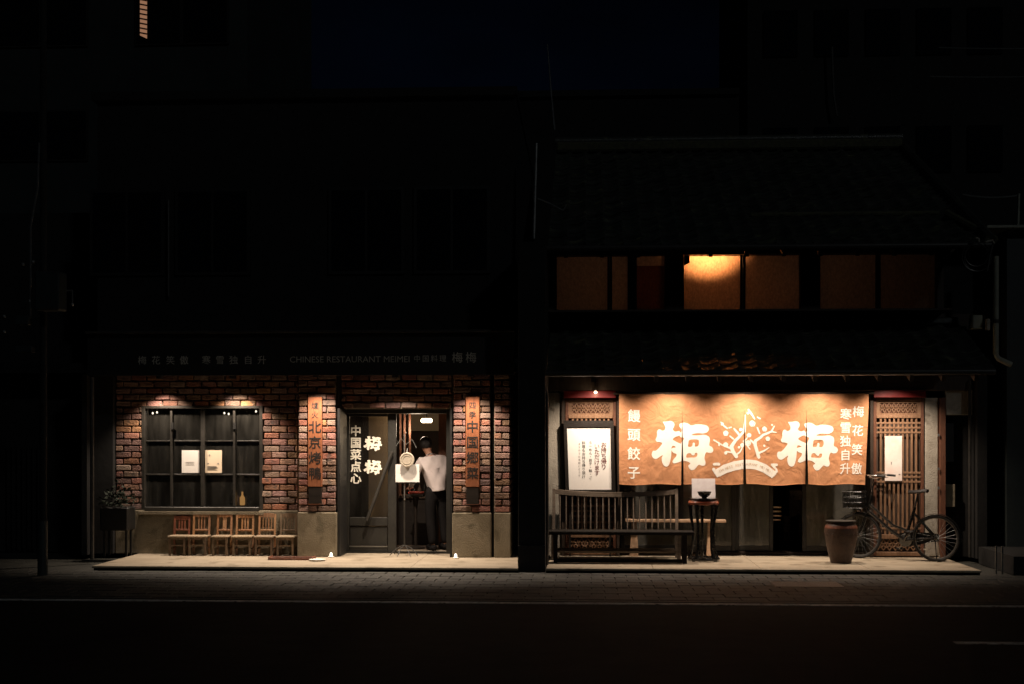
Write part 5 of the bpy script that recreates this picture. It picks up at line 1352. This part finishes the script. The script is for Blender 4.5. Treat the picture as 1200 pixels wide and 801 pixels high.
# ------------------------------------------------------------------ bicycle (local: x forward = -X in world after turning)
b = thing('bicycle', 'black city bicycle with front basket parked before the right lattice panel', 'bicycle', (0, 0, 0))
WR = .325; WB = 1.08
def wheel(cx_, nm):
    w_ = bpy.data.objects.new('wheel', None); C.objects.link(w_); w_.parent = b; w_.location = (cx_, 0, WR)
    c = (cx_, 0, WR)
    MB().torus(c, WR - .019, .021, 'y', 48, 8).build('tyre', 'rubber', w_)
    MB().torus(c, WR - .040, .010, 'y', 48, 6).build('rim', 'rim', w_)
    m = MB(); m.lathe([(.02, -.03), (.022, -.02), (.014, -.012), (.014, .012), (.022, .02), (.02, .03)], c, 12, 'y'); m.build('hub', 'chrome', w_)
    m = MB()
    for k in range(28):
        a_ = 2 * pi * k / 28; s = 1 if k % 2 else -1; a2 = a_ + s * .9
        m.tube([(cx_ + .02 * cos(a2), s * .02, WR + .02 * sin(a2)), (cx_ + (WR - .045) * cos(a_), 0, WR + (WR - .045) * sin(a_))], .0016, 3)
    m.build('spokes', 'metal', w_)
    # fender
    m = MB(); pts = []
    a0, a1 = (-10, 175) if nm == 'rear' else (20, 165)
    for k in range(19):
        a_ = radians(a0 + (a1 - a0) * k / 18); pts.append((cx_ - (WR + .016) * cos(a_) * (1 if nm == 'rear' else -1) * 1, 0, WR + (WR + .016) * sin(a_)))
    vs = []; fs = []
    for k, p in enumerate(pts):
        vs += [(p[0], -.025, p[2] - .006), (p[0], -.012, p[2] + .002), (p[0], .012, p[2] + .002), (p[0], .025, p[2] - .006)]
        if k:
            q = 4 * (k - 1); fs += [(q + i, q + i + 1, q + i + 5, q + i + 4) for i in range(3)]
    m.add(vs, fs); m.smooth = True; m.build('fender', 'bikeblack', w_)
    MB().box(cx_ + .12, cx_ + .17, -.006, .006, WR - .17, WR - .15).build('reflector', 'white', w_)
# local x: 0 = rear hub, WB = front hub
wheel(0, 'rear'); wheel(WB, 'front')
BB = Vector((.43, 0, .28)); ST_ = Vector((.30, 0, .70)); HT = Vector((.90, 0, .90)); HB = Vector((.945, 0, .68)); FH = Vector((WB, 0, WR)); RH = Vector((0, 0, WR))
m = MB()
m.tube([BB, ST_ + Vector((-.01, 0, .05))], .021, 8); m.tube([HB + Vector((-.0, 0, .0)), (HB + BB) / 2 + Vector((-.05, 0, -.06)), BB], .027, 8); m.tube([HB + Vector((-.02, 0, .09)), (HB + BB) / 2 + Vector((-.10, 0, -.0)), BB + Vector((-.05, 0, .13))], .020, 8)
m.tube([HT, HB + Vector((.01, 0, -.02))], .020, 8)
for s in (-1, 1):
    m.tube([BB + Vector((0, s * .02, 0)), RH + Vector((0, s * .055, 0))], .014, 6); m.tube([ST_ + Vector((0, s * .015, -.04)), RH + Vector((0, s * .055, 0))], .012, 6)
    m.tube([HB + Vector((.012, s * .03, -.03)), HB + Vector((.05, s * .045, -.12)), FH + Vector((0, s * .05, 0))], .011, 6)
m.build('bike_frame', 'bikeblack', b)
m = MB(); m.tube([ST_, ST_ + Vector((-.05, 0, .24))], .012, 8); m.build('seat_post', 'chrome', b)
sc = ST_ + Vector((-.055, 0, .26)); m = MB(); vs = []; fs = []
ring = [(-.13, .085, .02), (-.09, .095, .028), (-.03, .075, .014), (.04, .035, .008), (.12, .020, .004), (.14, .012, .0)]
for x, hw, z in ring: vs += [sc + Vector((x, -hw, z - .01)), sc + Vector((x, -hw * .7, z + .02)), sc + Vector((x, hw * .7, z + .02)), sc + Vector((x, hw, z - .01)), sc + Vector((x, 0, z - .03))]
for k in range(len(ring) - 1):
    q = 5 * k; fs += [(q + i, q + (i + 1) % 5, q + 5 + (i + 1) % 5, q + 5 + i) for i in range(5)]
fs += [(0, 1, 2, 3, 4), tuple(5 * (len(ring) - 1) + i for i in range(5))]
m.add(vs, fs); m.smooth = True; m.build('saddle', 'leather', b)
m = MB(); m.tube([HT, HT + Vector((-.03, 0, .24))], .012, 8); hz = HT + Vector((-.03, 0, .24))
for s in (-1, 1): m.tube([hz, hz + Vector((.04, s * .10, .02)), hz + Vector((.02, s * .22, .05)), hz + Vector((-.10, s * .27, .05)), hz + Vector((-.20, s * .28, .04))], .010, 8)
m.build('handlebar', 'chrome', b)
m = MB()
for s in (-1, 1): m.tube([hz + Vector((-.12, s * .272, .048)), hz + Vector((-.24, s * .285, .038))], .016, 8)
m.build('grips', 'rubber', b)
m = MB()
for s in (-1, 1): m.tube([hz + Vector((.0, s * .20, .04)), hz + Vector((-.06, s * .25, .01)), hz + Vector((-.14, s * .27, .015))], .005, 5)
m.tube([hz + Vector((0, .1, .03)), hz + Vector((.10, .06, .06)), hz + Vector((.12, 0, -.1)), HB + Vector((.03, 0, 0))], .004, 5)
m.build('brake_levers', 'chrome', b)
MB().lathe([(.001, -.02), (.026, -.014), (.028, .006), (.001, .016)], hz + Vector((-.03, -.14, .055)), 12).build('bell', 'chrome', b)
# basket of wires
bk_ = bpy.data.objects.new('basket', None); C.objects.link(bk_); bk_.parent = b
m = MB(); x0, x1 = 1.00, 1.27; z0, z1 = .72, .95
for z, e in ((z0, .03), (z0 + .08, .02), (z0 + .155, .01), (z1, 0)):
    m.tube([(x0, -.17 + e, z), (x1 - e, -.17 + e, z), (x1 - e, .17 - e, z), (x0, .17 - e, z)], .005 if z < z1 else .008, 5, closed=True)
for k in range(9):
    x = x0 + (x1 - x0) * k / 8
    for s in (-1, 1): m.tube([(x, s * .14, z0), (x, s * .17, z1)], .0035, 4)
for k in range(11):
    y = -.16 + .32 * k / 10
    for x in (x0, x1 - .01): m.tube([(x, y * .88, z0), (x, y, z1)], .0035, 4)
    m.tube([(x0, y * .88, z0), (x1 - .03, y * .88, z0)], .0035, 4)
m.build('basket_wires', 'bikeblack', bk_)
m = MB(); m.cbox(x0 + .03, x1 - .05, -.13, .13, z0 + .01, z1 - .05, .04); m.build('basket_liner', 'rubber', bk_)
m = MB(); m.tube([(WB, -.06, WR), (WB + .06, -.10, z0)], .006, 5); m.tube([(WB, .06, WR), (WB + .06, .10, z0)], .006, 5); m.build('basket_stay', 'chrome', bk_)
MB().lathe([(.001, -.03), (.03, -.02), (.042, .03), (.040, .045), (.001, .04)], (WB - .02, -.03, .68), 14, 'x').build('headlamp', 'chrome', b)
# crank, chain guard, pedals, stand, rack
m = MB(); m.lathe([(.085, -.045), (.09, -.04), (.085, -.035)], BB, 24, 'y'); m.build('chainring', 'metal', b)
m = MB(); m.prism([(-.03, WR + .05), (.10, WR + .07), (.40, .28 + .115), (.52, .28 + .09), (.54, .27), (.48, .19), (.40, .185), (.05, WR - .055), (-.03, WR - .05)], -.065, -.052); m.build('chain_guard', 'bikeblack', b)
m = MB(); m.tube([BB + Vector((0, -.075, 0)), BB + Vector((.10, -.08, -.13))], .010, 6); m.tube([BB + Vector((0, .07, 0)), BB + Vector((-.10, .075, .13))], .010, 6); m.tube([BB + Vector((0, -.075, 0)), BB + Vector((0, .07, 0))], .012, 6); m.build('crank', 'chrome', b)
for s, p in ((-1, BB + Vector((.10, -.08, -.13))), (1, BB + Vector((-.10, .075, .13)))):
    MB().cbox(p.x - .045, p.x + .045, p.y, p.y + s * .09, p.z - .012, p.z + .012, .004).build('pedal', 'rubber', b)
m = MB()
for s in (-1, 1): m.tube([(0, s * .065, WR), (-.03, s * .10, .012)], .008, 6)
m.tube([(-.03, -.10, .012), (-.03, .10, .012)], .008, 6); m.build('kickstand', 'chrome', b)
rx_, ry_ = PX(1097, -.72), -.72; fx_, fy_ = PX(1009, -.25), -.25
b.location = (rx_, ry_, .003); b.rotation_euler.z = math.atan2(fy_ - ry_, fx_ - rx_)
print('bike len', math.hypot(fx_ - rx_, fy_ - ry_))

# ------------------------------------------------------------------ surroundings
# left neighbour and utility pole
t = thing('left_neighbour', 'unlit neighbouring building at the left edge of the picture', 'building', (PX(40, 1.5), 1.5, 0))
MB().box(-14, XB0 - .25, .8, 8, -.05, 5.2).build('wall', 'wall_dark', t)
MB().box(-14, XB0 - .3, .2, .8, 2.7, 2.85).build('canopy', 'black', t)
m = MB()
for k in range(9): MB().box(PX(8 + k * 6, .7), PX(10 + k * 6, .7), .7, .74, .0, 1.6).build('fence_slat', 'wall_dark', t)
up = thing('utility_pole', 'dark utility pole with grey equipment box at the left edge', 'utility pole', (PX(49, -2.6), -2.6, KERB))
x = PX(50, -2.6)
m = MB(); m.tube([(x, -2.6, KERB), (x, -2.6, PZ(612, -2.6))], .065, 14); m.build('sleeve', 'boxpaint', up)
m = MB(); m.tube([(x + .01, -2.6, PZ(612, -2.6)), (x + .01, -2.6, 9.5)], [.048, .04], 12); m.build('post', 'wall_dark', up)
a, b2 = PX(48, -2.75), PX(76, -2.75)
MB().cbox(a, b2, -2.95, -2.67, PZ(362, -2.75), PZ(316, -2.75), .015).build('equipment_box', 'boxpaint', up)
m = MB(); m.tube([(PX(36, -2.7), -2.7, PZ(370, -2.7)), (PX(36, -2.7), -2.7, PZ(260, -2.7)), (PX(44, -2.7), -2.7, PZ(215, -2.7)), (PX(46, -2.7), -2.7, PZ(160, -2.7))], .014, 6); m.build('conduit', 'metal', up)
for px0, px1, p0, p1 in ((18, 34, 378, 367), (18, 38, 410, 402)):
    MB().cbox(PX(px0, -2.7), PX(px1, -2.7), -2.72, -2.6, PZ(p0, -2.7), PZ(p1, -2.7), .01).build('junction_box', 'boxpaint', up)
for px, py in ((27, 310), (39, 307), (5, 371), (5, 389), (85, 357), (35, 353)):
    xx, zz = P(px, py, -2.7); MB().lathe([(.012, -.02), (.022, -.01), (.022, .01), (.012, .02)], (xx, -2.7, zz), 8).build('insulator', 'metal', up)
m = MB(); m.tube([(PX(85, -2.7), -2.7, PZ(355, -2.7)), (PX(85, -2.7), -2.7, PZ(337, -2.7))], .010, 6); m.tube([(x, -2.6, PZ(337, -2.7)), (PX(85, -2.7), -2.7, PZ(337, -2.7))], .010, 6); m.build('bracket', 'metal', up)

# towers behind
t = thing('apartment_tower', 'tall dark apartment tower at the upper left with one lit stairwell strip', 'building', (PX(150, 14), 14, 0))
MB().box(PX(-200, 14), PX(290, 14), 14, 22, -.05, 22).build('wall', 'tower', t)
for k in range(5):
    for q in range(3):
        xx = PX(20 + k * 55, 13.9); zz = 14.5 - q * 2.9
        if k == 2: continue
        f = MB().box(xx - .6, xx + .6, 13.94, 13.98, zz, zz + 1.3).build('window', 'wall_dark', t); MB().box(xx - .55, xx + .55, 13.92, 13.935, zz + .05, zz + 1.25).build('pane', 'darkglass', f)
xs0, xs1 = PX(164, 13.9), PX(172, 13.9)
m = MB(); m.prism([(xs0, PZ(33, 13.9)), (xs1, PZ(37, 13.9)), (xs1, PZ(-60, 13.9)), (xs0, PZ(-60, 13.9))], 13.9, 13.97); sw = m.build('stair_window', 'litwin', t)
for k in range(14):
    zz = PZ(32, 13.9) + k * .12; MB().bar((xs0 - .01, 13.88, zz + .04), (xs1 + .01, 13.88, zz), .02, .035).build('louvre', 'latred', sw)
t = thing('rear_building', 'low unlit building behind the two restaurants', 'building', (PX(700, 11), 11, 0))
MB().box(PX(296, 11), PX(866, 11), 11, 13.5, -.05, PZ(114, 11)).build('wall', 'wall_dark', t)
MB().box(PX(296, 11), PX(866, 11), 10.9, 13.5, PZ(114, 11) + .002, PZ(112, 11) + .1).build('coping', 'wall_dark', t)
t = thing('right_tower', 'tall unlit block filling the sky at the upper right', 'building', (PX(1100, 13), 13, 0))
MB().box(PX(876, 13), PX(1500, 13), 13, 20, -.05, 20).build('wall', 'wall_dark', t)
for k in range(5):
    for q in range(3):
        xx = PX(915 + k * 60, 12.95); zz = 13.6 - q * 2.8
        f = MB().box(xx - .4, xx + .4, 12.95, 12.99, zz, zz + 1.1).build('window', 'darkglass', t)
MB().tube([(PX(975, 12.8), 12.8, PZ(60, 12.8)), (PX(977, 12.8), 12.8, PZ(115, 12.8)), (PX(981, 12.8), 12.8, PZ(140, 12.8))], .03, 6).build('conduit', 'gutter', t)
# right neighbour
t = thing('right_neighbour', 'low neighbouring house at the right edge with a flat roof edge catching light', 'building', (PX(1190, .6), .6, 0))
MB().box(PX(1180, -.3), PX(1500, -.3), -.3, 8, -.05, PZ(272, -.3)).build('wall', 'boxpaint', t)
MB().box(PX(1157, -.5), PX(1500, -.5), -.5, 8, PZ(271, -.5), PZ(268, -.5)).build('roof_edge', 'pvc', t)
MB().tube([(PX(1193, -.3), -.3, PZ(268, -.3)), (PX(1194, -.3), -.3, PZ(232, -.3))], .02, 6).build('vent_pole', 'pvc', t)
MB().box(PX(1188, -1.9), PX(1320, -1.9), -1.9, -.3, KERB, .18).build('step', 'wall_dark', t)
MB().box(PX(1162, .4), PX(1180, .4), .4, .5, 0, PZ(300, .4)).build('side_panel', 'wall_dark', t)
# downpipe, cables, box at the right corner
dp = thing('corner_downpipe', 'pale vertical downpipe on the right corner of the tiled house', 'pipe', (PX(1167, -.5), -.5, 2.4))
m = MB(); m.tube([(PX(1167, -.5), -.5, PZ(416, -.5)), (PX(1167, -.5), -.5, PZ(304, -.5))], .042, 12); m.build('pipe', 'pvc', dp)
m = MB(); m.lathe([(.05, 0), (.05, .05)], (PX(1167, -.5), -.5, PZ(381, -.5)), 12); m.build('collar', 'gutter', dp)
m = MB(); m.tube([(PX(1167, -.5), -.5, PZ(416, -.5)), (PX(1170, -.5), -.5, PZ(421, -.5)), (PX(1185, -.5), -.5, PZ(428, -.5))], .04, 10); m.build('elbow', 'pvc', dp)
cc_ = thing('cable_coil', 'loops of thin cable with two white clamps hanging at the upper right eave corner', 'cable', (PX(1148, -1.1), -1.1, PZ(322, -1.1)))
m = MB()
for r_, dx, dz in ((.20, 0, 0), (.18, .03, .02), (.155, -.02, -.03)):
    c = P(1145 + dx * 50, 301 + dz * 60, -1.1); m.torus((c[0], -1.1 + dx, c[1]), r_, .006, 'y', 28, 5)
m.tube([L3(1164, 285, -1.1), L3(1160, 300, -1.1), L3(1157, 318, -1.1)], .012, 6)
m.build('cable', 'gutter', cc_)
for pts in (((1143, 279), (1147, 280), (1147, 284)), ((1155, 284), (1163, 282), (1165, 286))):
    MB().tube([L3(x, y, -1.12) for x, y in pts], .016, 8).build('clamp', 'plaster', cc_)
o = MB().cbox(PX(1136, -.05), PX(1150, -.05), -.12, -.0, PZ(388, -.05), PZ(372, -.05), .01).build('meter_box', 'pvc'); tag(o, 'small grey meter box on the upper wall near the corner downpipe', 'meter box')
o = MB().cbox(PX(1156, -.2), PX(1160, -.2), -.22, -.14, PZ(389, -.2), PZ(376, -.2), .006).build('conduit_cap', 'plaster'); tag(o, 'narrow pale conduit cap just right of the meter box', 'conduit')
# poles & aerial
o = MB().tube([L3(628.5, 168, -1.0), L3(625.5, 280, -1.0)], .022, 8).build('roof_pole', 'metal'); tag(o, 'slim grey pole standing at the left end of the upper eave', 'pole')
o = MB().tube([L3(630, 233, -.9), L3(645, 239, -.9), L3(660, 247, -.9), L3(664, 240, -.9)], .012, 6).build('cable_bracket', 'metal'); tag(o, 'bent metal bracket at the left end of the upper tiled roof', 'bracket')
o = MB().tube([L3(650, 153, 4.2), L3(646, 110, 4.2), L3(641.5, 52, 4.2)], [.02, .016, .01], 6).build('aerial', 'metal'); tag(o, 'thin leaning aerial rising above the tiled roof ridge', 'aerial')
for i, (a, b3) in enumerate((((1100, 56), (1330, 52)), ((1090, 90), (1330, 84)), ((1128, 228), (1194, 229)))):
    yy_ = 6 if i < 2 else 2
    pts = [L3(a[0] + (b3[0] - a[0]) * k / 8, a[1] + (b3[1] - a[1]) * k / 8 + 3 * (1 - (k / 4 - 1) ** 2), yy_) for k in range(9)]
    o = MB().tube(pts, .014, 5).build('overhead_wire', 'metal'); tag(o, ['upper of two overhead wires at the top right', 'lower of two overhead wires at the top right', 'short wire beside the right gable of the tiled roof'][i], 'wire')
bl = thing('bollard', 'slim steel bollard on the pavement at the far right', 'bollard', (PX(1171, -1.8), -1.8, KERB))
x = PX(1171, -1.8)
MB().tube([(x - .04, -1.8, KERB), (x - .04, -1.8, PZ(637, -1.8)), (x + .04, -1.8, PZ(637, -1.8)), (x + .04, -1.8, KERB)], .014, 8).build('hoop', 'metal', bl)
# manhole / inset panel in the pavement
MB().cbox(PX(905, -3.2), PX(985, -3.2), -3.5, -2.9, KERB - .02, KERB + .006, .006).build('inspection_cover', 'gutter', kind='structure')
